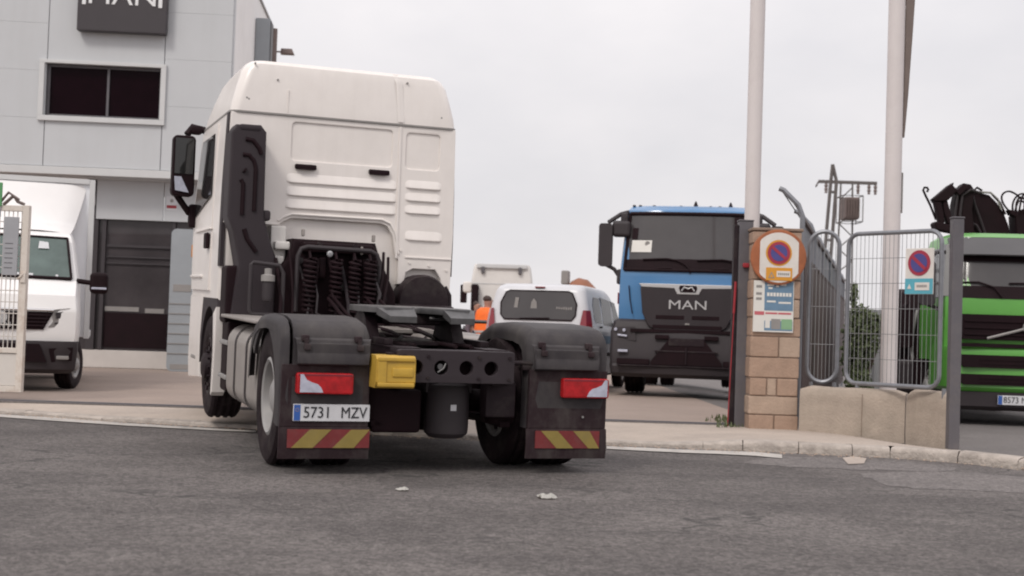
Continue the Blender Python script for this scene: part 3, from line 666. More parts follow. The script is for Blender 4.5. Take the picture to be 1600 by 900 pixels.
    m.prism([(x, z + hz) for x, z in o_], 'xz', 2.96, 2.62, bev=.04); m.bb(-.5, .2, 2.5, 2.64, 1.76 + hz, 1.86 + hz, .03)
    for x in (-.40, -.30, .02, .12): m.box((x, 2.55, 1.62 + hz), (.07, .1, .2), .02)
    m.build('engine_cover', 'black', root)
    m = MB(); m.tube([(-.56, 2.42, 1.2 + hz), (-.56, 2.42, 1.72 + hz), (-.53, 2.42, 1.79 + hz), (-.47, 2.42, 1.81 + hz), (.14, 2.42, 1.80 + hz), (.2, 2.42, 1.77 + hz), (.23, 2.42, 1.70 + hz), (.23, 2.42, 1.2 + hz)], .022)
    m.tube([(-1.0, 2.35, 1.62 + hz), (-.98, 2.35, 1.64 + hz), (-.74, 2.35, 1.62 + hz), (-.70, 2.35, 1.55 + hz), (-.70, 2.35, 1.18 + hz), (-.72, 2.35, 1.16 + hz), (-.98, 2.35, 1.16 + hz), (-1.0, 2.35, 1.2 + hz)], .02, closed=True)
    m.build('hose_rail', 'bumper', root)
    for x, r_ in ((-.45, .055), (-.20, .05), (-.02, .05), (.13, .055)):
        m = MB(); m.tube(helix((x, 2.36), r_, 1.70 + hz, 1.20 + hz, 11), .015, 6); m.tube([(x, 2.36, 1.70 + hz), (x, 2.45, 1.80 + hz)], .014, 6); m.tube([(x, 2.36, 1.2 + hz), (x + .05, 2.1, 1.08 + hz), (x + .1, 1.6, 1.04)], .014, 6)
        m.build('coiled_hose', 'black', root)
    rng = random.Random(3)
    for k in range(13):
        x = -.72 + 1.1 * k / 12 + rng.uniform(-.04, .04); z0_, z1_ = rng.uniform(1.55, 1.80), rng.uniform(1.02, 1.25); b_ = rng.uniform(-.12, .12)
        m = MB(); m.tube([(x, 2.55, z0_ + hz), (x + b_ * .4, 2.40, (z0_ * 2 + z1_) / 3 + hz), (x + b_, 2.33, (z0_ + 2 * z1_) / 3 + hz), (x + b_ * .6, 2.28, z1_ + hz), (x + b_ * .6 + .05, 1.9, 1.05)], rng.choice((.011, .014, .018)), 6); m.build('hose', rng.choice(('black', 'bumper', 'fairing', 'black')), root)
    for x, z, r_ in ((-.52, 1.68, .03), (-.34, 1.84, .025), (.0, 1.83, .03), (.17, 1.66, .03), (-.1, 1.45, .04), (.3, 1.35, .035)):
        m = MB(); m.cyl((x, 2.60, z + hz), (x, 2.47, z + hz), r_, seg=10); m.cyl((x, 2.47, z + hz), (x, 2.45, z + hz), r_ * .6, seg=8); m.build('valve', rng.choice(('dark', 'bumper', 'grease')), root)
    m = MB(); m.lathe([(.003, 0), (.022, .004), (.03, .014), (.028, .03), (.003, .034)], 'Y', 12, (-.24, 2.47, 1.755 + hz)); m.build('coupling_cap', 'plate', root)
    m = MB(); m.box((.06, 2.46, 1.80 + hz), (.022, .03, .08), .008); m.box((-.48, 2.62, 1.95 + hz), (.03, .05, .07), .01); m.box((.21, 2.62, 1.93 + hz), (.03, .05, .07), .01); m.build('clip', 'alu', root)
    m = MB(); m.bb(-.76, -.61, 2.78, 2.96, 1.52 + hz, 2.01 + hz, .02); m.bb(-.73, -.58, 2.70, 2.80, 1.78 + hz, 1.86 + hz, .02); m.bb(-.745, -.63, 2.72, 2.8, 1.56 + hz, 1.72 + hz, .02)
    m.build('cab_tilt_lock', 'far_white', root)
    m = MB(); m.lathe([(.005, 1.28), (.045, 1.29), (.052, 1.32), (.052, 1.46), (.06, 1.47), (.06, 1.52), (.03, 1.53), (.03, 1.57), (.005, 1.575)], 'Z', 16, (-.85, 2.30, hz)); m.m = 1
    m.lathe([(.005, 1.468), (.064, 1.47), (.064, 1.525), (.034, 1.535), (.034, 1.585), (.005, 1.59)], 'Z', 16, (-.85, 2.30, hz)); m.build('water_separator', ['bumper', 'grey'], root)
    # dark inner arch behind the right half of the cab, front wheel there
    m = MB(); m.bb(.45, 1.08, 2.6, 2.95, .95, 1.22, .05); m.build('exhaust_box', 'dark', root)
    m = MB(); m.lathe([(.01, -.16), (.25, -.15), (.27, -.1), (.27, .1), (.25, .15), (.01, .16)], 'Y', 28, (.78, 2.88, 1.25)); m.build('spring_housing', 'dark', root)
    m = MB(); m.tube([(1.0, 2.8, 1.40), (1.05, 2.8, 1.32), (1.06, 2.8, 1.15), (1.04, 2.7, .95)], .035); m.build('exhaust_pipe', 'dark', root)
build_tractor(TR)
for o_ in TR.children:
    if o_.name.startswith("cab") and o_.type == "EMPTY": o_.scale = (.967, 1, 1); o_.location = (-.039, 0, 0)

# ------------------------------------------------------------------ dealership building on the left
BO = gr(200, 577, YZ); BF = Frame(BO, 4.5)
bl = thing('dealership_building', BO, 4.5, 'grey panelled commercial building with a dark window and glazed shopfront', 'building')
def build_dealer(root):
    def q(x, y, ly=0.): p = BF.on_y(x, y, ly); return p.x, p.z
    XL = q(-330, 200)[0]; XR = q(364, 60)[0]; c1 = q(72, 60)[0]; c2 = q(259, 90)[0]
    wx0, wz1 = q(71, 98); wx1, wz0 = q(249, 188)
    c1 = wx0 + .03; c2 = wx1 + .05
    zs = q(180, 276)[1]; zt = q(364, -84)[1]
    # dark backing, then the panels with shadow gaps
    m = MB(); m.prism([(XL, zs), (XR, zs), (XR, zt), (XL, zt)], 'xz', .06, .30, holes=[[(wx0, wz0), (wx1, wz0), (wx1, wz1), (wx0, wz1)]])
    m.build('wall', 'clad', root)
    global BX, BY1, BY2, BZ
    def depth_at(px):
        y = 0.
        while y < 30:
            p = CAM_R.to_3x3().transposed() @ (BF.M @ Vector((XR, y, 5)) - CAMP)
            if 800 + F * p.x / -p.z >= px: return y
            y += .05
    BX, BY1, BY2 = XR, depth_at(392), depth_at(417); BZ = BF.on_y(404, 92, BY1).z
    m = MB(); m.bb(XL, XR - .005, .301, BY2, zt - .3, zt - .02); m.build('roof', 'clad2', root)
    m = MB(); m.bb(XR - .3, XR - .003, .301, BY2 + .01, zs + .02, zt - .02); m.bb(XR - .3, XR - .003, .9, BY2 + .01, -.2, zs + .02); m.build('side_wall', 'render', root)
    m = MB(); m.bb(XR - .2, XR + .03, .30, BY2 + .03, zt - .019, zt + .05, .01); m.build('roof_edge', 'grey', root)
    m = MB(); m.cyl((XR + .07, BY2 - .1, 0), (XR + .07, BY2 - .1, zt - .05), .075, seg=10); m.build('downpipe', 'trafo', root)
    m = MB(); g = .008
    hts = [zs + .16 + k * .92 for k in range(int((zt - zs - .5) / .92) + 1)] + [zt]
    cols = [c1 - 2.45 * k for k in range(5, 0, -1)] + [c1, c2, XR]
    for a, b in zip(cols, cols[1:]):
        off = 0 if b <= c1 else (.33 if b > c2 else 0)
        lv = [zs + .16] + [h + off for h in hts[1:-1]] + [zt] if off else list(hts)
        if a == c1: lv = [zs + .16, wz0 - .10] + [wz1 + .07, zt]
        for z0, z1 in zip(lv, lv[1:]):
            if a == c1 and abs(z0 - (wz0 - .10)) < .01: continue
            m.bb(a + g, b - g, .012, .058, z0 + g * .14, z1 - g * .14, .002)
    m.build('cladding', 'clad', root)
    m = MB(); m.bb(XL, XR, -.03, .06, zs, zs + .15, .01); m.build('fascia', 'clad2', root)
    # window
    m = MB(); t = .10
    for x0, x1, z0, z1 in ((wx0 - t, wx1 + t, wz1, wz1 + t * .7), (wx0 - t, wx1 + t, wz0 - t, wz0), (wx0 - t, wx0, wz0, wz1), (wx1, wx1 + t, wz0, wz1)): m.bb(x0, x1, -.05, .22, z0, z1, .006)
    wf = m.build('window', 'clad2', root)
    m = MB(); mxx = wx0 + (wx1 - wx0) * .535; f = .05; Y0, Y1 = .10, .17
    for x0, x1, z0, z1 in ((wx0, wx1, wz1 - f, wz1), (wx0, wx1, wz0, wz0 + f), (wx0, wx0 + f * 1.6, wz0 + f, wz1 - f), (wx1 - f * .8, wx1, wz0 + f, wz1 - f), (mxx - .02, mxx + .025, wz0 + f, wz1 - f)): m.bb(x0, x1, Y0, Y1, z0, z1)
    m.build('frame', 'post', wf)
    m = MB(); m.bb(wx0 + .02, wx1 - .02, .14, .155, wz0 + .02, wz1 - .02); m.build('pane', 'glass_win', wf)
    # dark sign above
    s0, sz = q(119, 50, -.22); s1, _ = q(259, 53, -.22); sz = q(190, 50, -.22)[1]
    m = MB(); m.bb(s0, s1, -.22, -.02, sz, sz + 1.5, .02)
    sg = m.build('sign_board', 'sign', root)
    m = MB(); xm = (s0 + s1) / 2; zb = q(190, 10, -.22)[1]
    m.text('MAN', FRONT(xm, -.2225, zb + .19), .53, .012, 0, sx=1.14)
    for d in (-1, 1): m.bb(xm + d * .72 - .035, xm + d * .72 + .035, -.234, -.2205, zb + .005, zb + .36)
    m.build('sign_lettering', 'lit', sg)
    # recessed ground floor
    R = .55
    rx0 = q(136, 400, R)[0] - 2.6; rz1 = q(230, 345, R)[1]
    m = MB(); m.bb(rx0, XR - .31, .32, R + 3.2, zs - .02, zs + .02); m.build('soffit', 'clad2', root)
    xa = q(152, 310, R)[0]; xj = q(257, 310, R)[0]
    m = MB(); m.bb(xa, xj - .008, R - .05, R + .02, rz1, zs - .02, .008); m.bb(xj + .008, XR, R - .05, R + .02, rz1, zs - .02, .008); m.build('header_panel', 'clad', root)
    m = MB(); m.bb(xj + .05, xj + .26, R - .056, R - .05, rz1 + .22, rz1 + .50, .004); m.m = 1; m.bb(xj + .06, xj + .25, R - .059, R - .055, rz1 + .26, rz1 + .32); m.m = 2; m.lathe([(.001, 0), (.035, 0), (.035, .003)], 'Y', 12, (xj + .155, R - .0595, rz1 + .41))
    m.build('notice', ['plate', 'redpaint', 'grey'], root)
    gz0 = q(200, 548, R)[1]; tx = q(269, 470, R)[0]
    m = MB(); m.bb(rx0, tx + .4, R + .0, R + .30, 0, gz0, .01); m.build('base_wall', 'beige', root)
    m = MB(); m.bb(rx0, XR, R + .08, R + .10, gz0, rz1 + .01); gl = m.build('shop_window', 'glass_shop', root)
    m = MB()
    for px, wd in ((143, .16), (159, .07), (268, .06)):
        x = q(px, 450, R)[0]; m.bb(x - wd / 2, x + wd / 2, R + .0, R + .08, gz0, rz1)
    xq = q(159, 450, R)[0]
    for py, h in ((385, .05), (402, .03), (412, .03)):
        z = q(215, py, R)[1]; m.bb(xq + .04, tx - .031, R + .04, R + .078, z - h / 2, z + h / 2)
    m.build('shop_frame', 'sign', gl)
    # grey strips and dark panel added on the glass for its lower tone bands
    m = MB(); z = q(210, 487, R)[1]; m.bb(xq + .06, xq + .72, R + .06, R + .079, z, z + .09); m.bb(xq + .84, tx - .16, R + .06, R + .079, z - .02, z + .07); m.build('grey_glass_strip', 'grey', gl)
    m = MB(); m.bb(xq + .05, tx - .04, R + .062, R + .0775, gz0 + .06, z - .03); m.build('low_cabinet', 'black', gl)
    # dark side return
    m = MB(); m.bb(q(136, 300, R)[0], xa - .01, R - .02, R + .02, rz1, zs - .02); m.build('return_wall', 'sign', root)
    m = MB(); m.bb(XR - .5, XR - .31, .35, R + 3, 0, zs - .021); m.build('end_pier', 'clad2', root)
build_dealer(bl)
# blue-grey column with slats beside the shopfront
cx = BF.on_y(285, 470, -.25); cb = BF.M @ Vector((cx.x, -.25, 0)); cb.z = yard_z(cb.x, cb.y)
cl = thing('information_column', cb, 4.5, 'blue grey slatted column standing in front of the shopfront, beside the truck mirror', 'column')
m = MB(); m.prism(rr(-.24, .24, 0, 2.72, .10, 5), 'xz', -.09, .09, bev=.01); m.build('column_body', 'totem', cl)
m = MB()
for k in range(6): m.bb(-.235, .235, -.103, -.088, 1.28 - k * .19, 1.285 - k * .19 + .014)
m.bb(-.17, .17, -.098, -.088, 1.52, 1.66, .005); m.bb(-.17, .17, -.098, -.088, .04, .14, .005); m.build('slat', 'grey', cl)

# grey box sign, downpipe and floodlight on the white side wall
sb = thing('projecting_box_sign', BF.M @ Vector((BX, BY1, BZ)), 4.5, 'grey projecting box sign on the white side wall above the cab roof', 'sign')
m = MB(); m.bb(.003, .33, 0, .5, -.75, .92, .02); m.build('sign_body', 'totem', sb)
m = MB(); m.bb(.333, .345, .02, .48, -.7, .87, .004); m.build('sign_face', 'sign', sb)
fl = thing('floodlight', BF.M @ Vector((BX + .02, BY2 + .3, BZ + .95)), 4.5, 'small flat floodlight on an arm against the sky, right of the grey box sign', 'lamp')
m = MB(); m.prism([(.18, -.055), (.52, -.055), (.47, .06), (.20, .06)], 'xz', -.14, .14, bev=.012); m.build('lamp_head', 'trafo', fl)
m = MB(); m.tube([(.22, 0, 0), (.05, 0, .0), (.0, .0, -.1)], .022); m.build('arm', 'trafo', fl)

# ------------------------------------------------------------------ white box van at the left
vp = at(1, 500, 17.0); VZ = YZ
van = thing('box_van', (vp.x, 17.0, VZ), 17, 'white delivery van with a tall box body, parked behind the wire gate', 'van')
def build_boxvan(root):
    # cab: horizontal sections, front at y=0
    def ring(z, hw, yf, r, yb=2.0, bow=.12):
        pts = []
        for k in range(9):
            t = -1 + 2 * k / 8; pts.append((t * (hw - r * .3), yf + bow * t * t))
        pts += [(hw, yf + bow + r), (hw, yb), (-hw, yb), (-hw, yf + bow + r)]
        return [(x, y, z) for x, y in pts]
    m = MB()
    m.loft([ring(.62, .97, .02, .12), ring(.80, .985, .0, .12), ring(1.06, .985, .02, .12), ring(1.12, .98, .05, .12), ring(1.30, .97, .12, .14), ring(1.48, .965, .38, .12, bow=.14), ring(1.54, .955, .50, .10, bow=.14), ring(2.12, .86, .92, .10, bow=.10), ring(2.20, .83, 1.02, .12, bow=.10), ring(2.23, .72, 1.2, .14)])
    m.build('cab_body', 'white2', root, ang=30)
    m = MB()
    a = [(-.86, .585, 1.53), (-.45, .505, 1.535), (0, .49, 1.54), (.45, .505, 1.535), (.86, .585, 1.53)]; b = [(-.775, .955, 2.11), (-.4, .905, 2.115), (0, .89, 2.12), (.4, .905, 2.115), (.775, .955, 2.11)]
    d = Vector((0, -.03, .018)); m.loft([[Vector(p) + d * .6 for p in a], [Vector(p) + d * .6 for p in b]], cap=False, closed=False)
    ws = m.build('windscreen', 'glass_van', root)
    m = MB()
    def wsp(u, v):   # point on the windscreen
        x = u * (.86 + (.775 - .86) * v); y = .585 - .095 * (1 - u * u) + (.955 - .585 + .0) * v; return (x, y - .032, 1.53 + .58 * v + .012)
    
    for q_ in ([(.50, .72), (.68, .72), (.67, .88), (.52, .9)], [(.12, .02), (.42, .03), (.42, .10), (.14, .11)], [(.76, .04), (.80, .04), (.80, .09), (.76, .09)]):
        m = MB(); m.poly([wsp(*t_) for t_ in q_]); m.build('sticker_or_reflection', 'plate', ws)
    m = MB()
    fr = [[Vector(p) + d * .75 for p in a], [Vector(p) + d * .75 for p in b]]
    m.tube(fr[0], .022); m.tube(fr[1], .016); m.tube([fr[0][0], fr[1][0]], .018); m.tube([fr[0][-1], fr[1][-1]], .018); m.build('windscreen_seal', 'black', ws)
    # grille, lamps, lower bumper
    m = MB()
    m.prism([(-.80, .90), (.80, .90), (.62, .78), (-.62, .78)], 'xz', .0, -.0); 
    m = MB()
    for z, hw, y in ((0, 0, 0),):
        g0 = [(-.66, .075, 1.07), (-.33, .02, 1.07), (0, .005, 1.07), (.33, .02, 1.07), (.66, .075, 1.07)]; g1 = [(-.50, .04, .83), (-.3, .0, .83), (0, -.015, .83), (.3, .0, .83), (.54, .04, .83)]
        m.loft([[Vector(p) + Vector((0, -.012, 0)) for p in g1], [Vector(p) + Vector((0, -.012, 0)) for p in g0]], cap=False, closed=False)
        for k in range(1, 5):
            m.tube([Vector(p) * (1 - k / 5) + Vector(r_) * (k / 5) + Vector((0, -.02, 0)) for p, r_ in zip(g1, g0)], .014, 6)
        for k in range(-6, 7):
            m.tube([(k * .085, .0 + abs(k) * .003, .83), (k * .1, .01 + abs(k) * .004, 1.07)], .008, 5)
    gr_ = m.build('grille', 'black', root)
    m = MB(); m.tube([Vector(p) + Vector((0, -.02, .025)) for p in g0], .02); m.lathe([(.001, 0), (.085, 0), (.085, .02), (.06, .028), (.06, .012), (.001, .012)], 'Y', 20, (0, -.04, .985)); m.m = 0
    m.text('MAN', FRONT(0, -.035, .885), .10, .006, 0, sx=1.2)
    m.build('grille_trim', 'chrome', gr_)
    for sx in (-1, 1):
        m = MB(); o_ = [(.64, .075, 1.10), (.86, .155, 1.13), (.965, .26, 1.14), (.975, .30, .90), (.86, .135, .875), (.60, .055, .86), (.66, .07, .94)]
        m.loft([[(sx * x, y - .012, z) for x, y, z in o_], [(sx * x * .97, y + .05, z) for x, y, z in o_]]); hl = m.build('headlight', 'grey', root)
        m = MB(); i_ = [(.69, .08, 1.065), (.93, .205, 1.10), (.94, .215, 1.0), (.70, .08, .985)]
        m.loft([[(sx * x, y - .017, z) for x, y, z in i_], [(sx * x, y + .03, z) for x, y, z in i_]])
        i_ = [(.68, .075, .93), (.93, .20, .955), (.93, .20, .925), (.68, .075, .905)]
        m.loft([[(sx * x, y - .017, z) for x, y, z in i_], [(sx * x, y + .03, z) for x, y, z in i_]]); m.build('reflector', 'bumper', hl)
        m = MB(); m.tube([(sx * .93, .62, 1.52), (sx * 1.12, .60, 1.50)], .035); m.build('mirror_arm', 'black', root)
        m = MB(); m.box((sx * 1.23, .62, 1.50), (.25, .16, .30), .06, seg=3); mm = m.build('mirror', 'black', root)
        m = MB(); m.bb(sx * 1.13, sx * 1.33, .53, .545, 1.41, 1.44, .006); m.build('indicator', 'lens', mm)
        wheel(root, sx * .86, 1.02, .345, .235, sx, 'steel', dish=.03, steer=-16)
        wheel(root, sx * .84, 4.7, .345, .235, sx, 'steel', dish=.06)
    m = MB()
    def lring(z, hw, y): return [(-hw, .35, z), (-hw, y + .16, z), (-hw * .8, y + .05, z), (-.4, y, z), (.4, y, z), (hw * .8, y + .05, z), (hw, y + .16, z), (hw, .35, z), (hw, .7, z), (-hw, .7, z)]
    m.loft([lring(.24, .90, .10), lring(.30, .96, .0), lring(.55, .985, -.03), lring(.68, .98, -.012)]); lb = m.build('lower_bumper', 'bumper', root, ang=30)
    m = MB(); m.loft([[(-.60, -.035, .40), (.60, -.035, .40), (.60, .02, .40), (-.60, .02, .40)], [(-.5, -.045, .64), (.5, -.045, .64), (.5, .02, .64), (-.5, .02, .64)]])
    for sx in (-1, 1): m.loft([[(sx * .66, .01, .40), (sx * .92, .10, .42), (sx * .92, .16, .42), (sx * .66, .1, .40)], [(sx * .62, -.02, .58), (sx * .93, .09, .60), (sx * .93, .16, .60), (sx * .62, .1, .58)]])
    m.build('air_opening', 'black', lb)
    m = MB()
    for sx in (-1, 1): m.box((sx * .80, .035, .46), (.16, .05, .05), .01)
    m.build('fog_light', 'grey', lb)
    # wheel housings so that the arch reads dark
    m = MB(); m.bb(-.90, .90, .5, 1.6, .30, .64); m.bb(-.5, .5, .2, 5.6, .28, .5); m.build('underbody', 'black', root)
    # box body with its roof fairing
    m = MB(); m.bb(-1.06, 1.06, 1.95, 5.9, .72, 3.04, .02); m.build('box_body', 'cool_white', root)
    m = MB()
    for sx in (-1, 1): m.bb(sx * 1.115, sx * 1.035, 1.90, 1.99, .70, 3.07, .008); m.bb(sx * 1.115, sx * 1.05, 1.99, 5.92, .70, .80, .008)
    m.bb(-1.035, 1.035, 1.90, 1.99, 3.0, 3.075, .008); m.bb(-1.10, 1.10, 1.99, 5.92, 3.02, 3.07, .008); m.build('box_edge_profile', 'clad2', root)
    m = MB(); rings = []
    for t in range(9):
        u = t / 8; z = 2.24 + .74 * u; hw = .80 + .20 * u ** .8; y = 1.12 + .74 * (u ** .55) - .25 * (1 - u) * 0
        rings.append([(hw * k, y + .28 * abs(k) ** 3 * (1 - u * .6), z - .03 * abs(k) ** 4 * (1 - u)) for k in (-1, -.9, -.75, -.5, -.25, 0, .25, .5, .75, .9, 1)] + [(hw, 1.96, z), (-hw, 1.96, z)])
    m.loft(rings); m.build('roof_fairing', 'white2', root, ang=50)
build_boxvan(van); van.scale = (.95, .95, .95)

# ------------------------------------------------------------------ sliding gate leaf at the far left
gp = at(18, 607, 15.3)
gt = thing('gate_leaf', (gp.x, 15.25, .19), 0, 'rusting white steel gate leaf with wire mesh at the left edge of the entrance', 'gate')
m = MB(); px1 = at(35, 500, 15.25).x - gp.x; TOP = 2.12
m.bb(px1 - .04, px1 + .035, -.04, .04, 0, TOP, .006); m.build('end_post', 'rustw', gt)
for z0, z1 in ((0, .07), (.44, .50), (TOP - .07, TOP - .005)):
    m = MB(); m.bb(-3.4, px1 - .042, -.03, .03, z0, z1, .006); m.build('rail', 'rustw', gt)
m = MB(); m.bb(-3.4, px1 - .045, -.012, .012, .075, .435); m.build('kick_plate', 'meshp', gt)
m = MB(); x = -3.4
while x < px1 - .05: m.cyl((x, 0, .5), (x, 0, TOP - .07), .006, seg=5); x += .05
for k in range(1, 12): m.cyl((-3.4, .008, .5 + k * .13), (px1 - .045, .008, .5 + k * .13), .006, seg=5)
m.build('wire_mesh', 'meshp', gt)
m = MB(); m.tube([(px1 - .06, -.05, 1.28), (px1 - .02, -.06, 1.31), (px1 + .0, -.05, 1.34)], .012, 6); m.box((px1, -.045, 1.3), (.06, .02, .12), .006); m.build('latch', 'rustw', gt)
m = MB(); m.tube([(-.16, -.02, TOP), (-.05, -.03, TOP + .10), (.0, -.02, TOP + .04), (px1 - .03, -.01, TOP + .01)], .02, 6); m.tube([(-.2, -.02, TOP + .02), (-.1, -.04, TOP + .14), (.02, -.03, TOP + .06)], .016, 6); m.build('guide_arm', 'trafo', gt)
ns = thing('notice_panel', (at(17, 385, 15.2).x, 15.19, at(17, 430, 15.2).z), 0, 'plain grey notice panel with faint lines fixed to the white mesh gate', 'sign')
m = MB(); m.bb(-.085, .085, -.01, .01, 0, .66, .004); m.build('panel', 'greysign', ns)
m = MB()
for k in range(6): m.bb(-.06, .03, -.0125, -.0095, .08 + k * .055, .088 + k * .055)
m.build('line', 'post', ns)
gs = thing('green_board', (at(-5, 300, 15.2).x, 15.21, at(0, 322, 15.2).z), 0, 'green edged board above the gate at the left picture edge', 'sign')
m = MB(); m.bb(-.25, .06, -.012, .012, 0, .27, .006); m.build('board', 'gsign', gs)
m = MB(); m.bb(-.25, -.2, -.012, .012, -.4, -.001); m.bb(.03, .05, -.012, .012, -.12, -.001); m.build('bracket', 'greysign', gs)

# ------------------------------------------------------------------ blue truck facing the camera
bz = .10
bp_ = at(1074, 500, 21.4)
bt = thing('blue_truck', (bp_.x, 21.4, bz), -10, 'blue truck with a dark grille and bumper, parked facing the street', 'truck')
def crane_or_truck_cab(root, paint, spec):
    pass
def build_blue(root):
    def ring(z, hw, yf, r=.12, yb=1.95, bow=.07):
        pts = [(-hw + r * .15 + (2 * hw - r * .3) * k / 8, yf + bow * (-1 + 2 * k / 8) ** 2 * (1 + .8 * abs(-1 + k / 4) ** 4)) for k in range(9)]
        return [(x, y, z) for x, y in pts + [(hw, yf + bow * 1.8 + r), (hw, yb), (-hw, yb), (-hw, yf + bow * 1.8 + r)]]
    m = MB(); m.loft([ring(1.18, 1.13, .08), ring(1.5, 1.13, .05), ring(1.86, 1.125, .06), ring(2.0, 1.12, .08), ring(2.70, 1.06, .26), ring(2.86, 1.055, .30), ring(2.93, 1.045, .33), ring(3.0, 1.0, .42, bow=.1), ring(3.03, .90, .6)])
    m.build('cab', 'blue', root, ang=30)
    # windscreen, with the dashboard line, wipers, papers
    m = MB()
    def W(u, v, o=0.):      # u -1..1, v 0..1
        hw = 1.045 + (.99 - 1.045) * v; z = 1.97 + .90 * v; yf = .075 + (.305 - .075) * v
        return (u * hw, yf + .07 * u * u * (1 + .8 * u ** 4) - .015 - o, z + .004)
    us = [-1 + k / 5 for k in range(11)]
    m.loft([[W(u, v) for u in us] for v in (.0, .25, .5, .75, 1)], cap=False, closed=False)
    ws = m.build('windscreen', 'glass_lit', root, ang=60)
    m = MB()
    for pts in ([W(u, 0, .008) for u in us], [W(u, 1, .008) for u in us]): m.tube(pts, .03)
    for s_ in (-1, 1): m.tube([W(s_, v, .008) for v in (0, .5, 1)], .026)
    m.build('windscreen_seal', 'black', ws)
    m = MB(); m.loft([[W(u, .02, .006) for u in us], [W(u, .20 - .02 * abs(u), .006) for u in us]], cap=False, closed=False)
    lin = lambda a, b: [a + (b - a) * k / 8 for k in range(9)]
    m.loft([[W(u, .70, .009) for u in lin(.70, .94)], [W(u, .96, .009) for u in lin(.70, .94)]], cap=False, closed=False)
    m.loft([[W(u, .54, .009) for u in lin(-.93, -.84)], [W(u, .74, .009) for u in lin(-.93, -.84)]], cap=False, closed=False)
    m.build('dashboard', 'black', ws)
    m = MB(); m.loft([[W(u, .31, .011) for u in lin(-.92, -.60)], [W(u, .52, .011) for u in lin(-.92, -.60)]], cap=False, closed=False)
    m.m = 1; c = W(-.67, .46, .012); m.lathe([(.001, 0), (.04, .002), (.04, -.004)], 'Y', 12, c); m.build('paper_card', ['paper', 'grey'], ws)
    for u0, u1 in ((-.72, .02), (.12, .90)):
        m = MB(); m.tube([W(u0, .05 + .13, .03), W((u0 + u1) / 2, .20, .035), W(u1 - .2, .17, .035), W(u1 - .08, .10, .035), W(u1, .0, .03), (W(u1, 0)[0], .05, 1.93)], .014, 6); m.tube([W(u0 + .25, .03, .03), W(u0 + .75 * (u1 - u0) - .1, .035, .03)], .016, 6); m.build('wiper', 'black', root)
    # dark grille panel with the bright top strip and lettering
    m = MB(); gp_ = [(-.76, 1.70), (.76, 1.70), (.72, 1.30), (.62, 1.10), (.50, 1.02), (-.50, 1.02), (-.62, 1.10), (-.72, 1.30)]
    m.prism(gp_, 'xz', .12, -.045, bev=.02)
    gr_ = m.build('grille', 'grille', root)
    m = MB()
    m.prism([(-.78, 1.755), (.78, 1.755), (.74, 1.702), (.22, 1.690), (.17, 1.60), (-.17, 1.60), (-.22, 1.690), (-.74, 1.702)], 'xz', .08, -.055, bev=.008)
    m.m = 1; m.prism([(-.13, 1.735), (.13, 1.735), (.145, 1.69), (.12, 1.63), (-.12, 1.63), (-.145, 1.69)], 'xz', -.057, -.062); m.m = 0
    m.tube([(-.10, -.068, 1.65), (-.06, -.07, 1.71), (0, -.07, 1.685), (.06, -.07, 1.71), (.10, -.068, 1.65)], .012, 6)
    m.text('MAN', FRONT(0, -.048, 1.43), .20, .008, 0, sx=1.42)
    m.build('grille_trim', ['silver', 'black'], gr_)
    m = MB()
    for x0, x1, z in ((-.50, -.05, 1.24), (.07, .50, 1.24)): m.bb(x0, x1, -.052, -.04, z - .03, z + .03, .01)
    m.bb(-.55, .55, -.05, -.04, 1.06, 1.12, .01); m.m = 1; m.box((0, -.052, 1.14), (.07, .012, .025), .006); m.build('air_slot', ['black', 'grey'], gr_)
    # bumper
    m = MB()
    def bring(z, hw, yf): return [(x, yf + .10 * (x / hw) ** 2 + (.16 if abs(x) >= hw - 1e-6 else 0), z) for x in [hw * t for t in (-1, -.95, -.8, -.5, 0, .5, .8, .95, 1)]] + [(hw, .9, z), (-hw, .9, z)]
    m.loft([bring(.30, 1.19, .0), bring(.36, 1.22, -.10), bring(.46, 1.235, -.12), bring(.50, 1.235, -.09), bring(.72, 1.24, -.10), bring(1.0, 1.235, -.06), bring(1.16, 1.20, .02), bring(1.2, 1.16, .08)]); bu = m.build('bumper', 'bumper', root, ang=30)
    m = MB(); 
    m.prism([(-.28, .90), (.28, .90), (.56, .55), (.56, .50), (-.56, .50), (-.56, .55)], 'xz', .0, -.118)
    for s_ in (-1, 1): m.bb(s_ * .58, s_ * 1.10, -.112, 0, .495, .585, .01); m.bb(s_ * .28, s_ * .50, -.12, 0, .90, .965, .01)
    m.bb(-.9, .9, -.06, 0, 1.0, 1.05)
    m.m = 1; m.bb(-.50, .50, -.128, -.10, .70, .725, .008); m.bb(-.28, .28, -.128, -.1, .80, .92, .01); m.bb(-1.1, 1.1, -.138, -.10, .47, .49, .008)
    m.tube([(0, -.125, .52), (0, -.125, .78)], .015)
    m.build('bumper_opening', ['black', 'dark'], bu)
    for s_ in (-1, 1):
        m = MB(); m.loft([[(s_ * x, y, z) for x, y, z in ((.80, -.055, .86), (1.19, .03, .88), (1.20, .05, 1.06), (.84, -.035, 1.08))], [(s_ * x, y + .05, z) for x, y, z in ((.80, -.055, .86), (1.19, .03, .88), (1.20, .05, 1.06), (.84, -.035, 1.08))]]); hl = m.build('headlight', 'bumper', root)
        m = MB()
        for x, z in ((1.14, 1.03), (1.0, 1.02)): m.lathe([(.001, -.045), (.025, -.04), (.028, 0)], 'Y', 12, (s_ * x, -.02 + .08 * (x - .8) / .4 - .02, z))
        m.tube([(s_ * .95, -.05, .93), (s_ * 1.1, -.015, .945)], .016, 6); m.bb(s_ * .93, s_ * 1.09, -.09, -.03, .68, .72, .01); m.build('lamp', 'lens', hl)
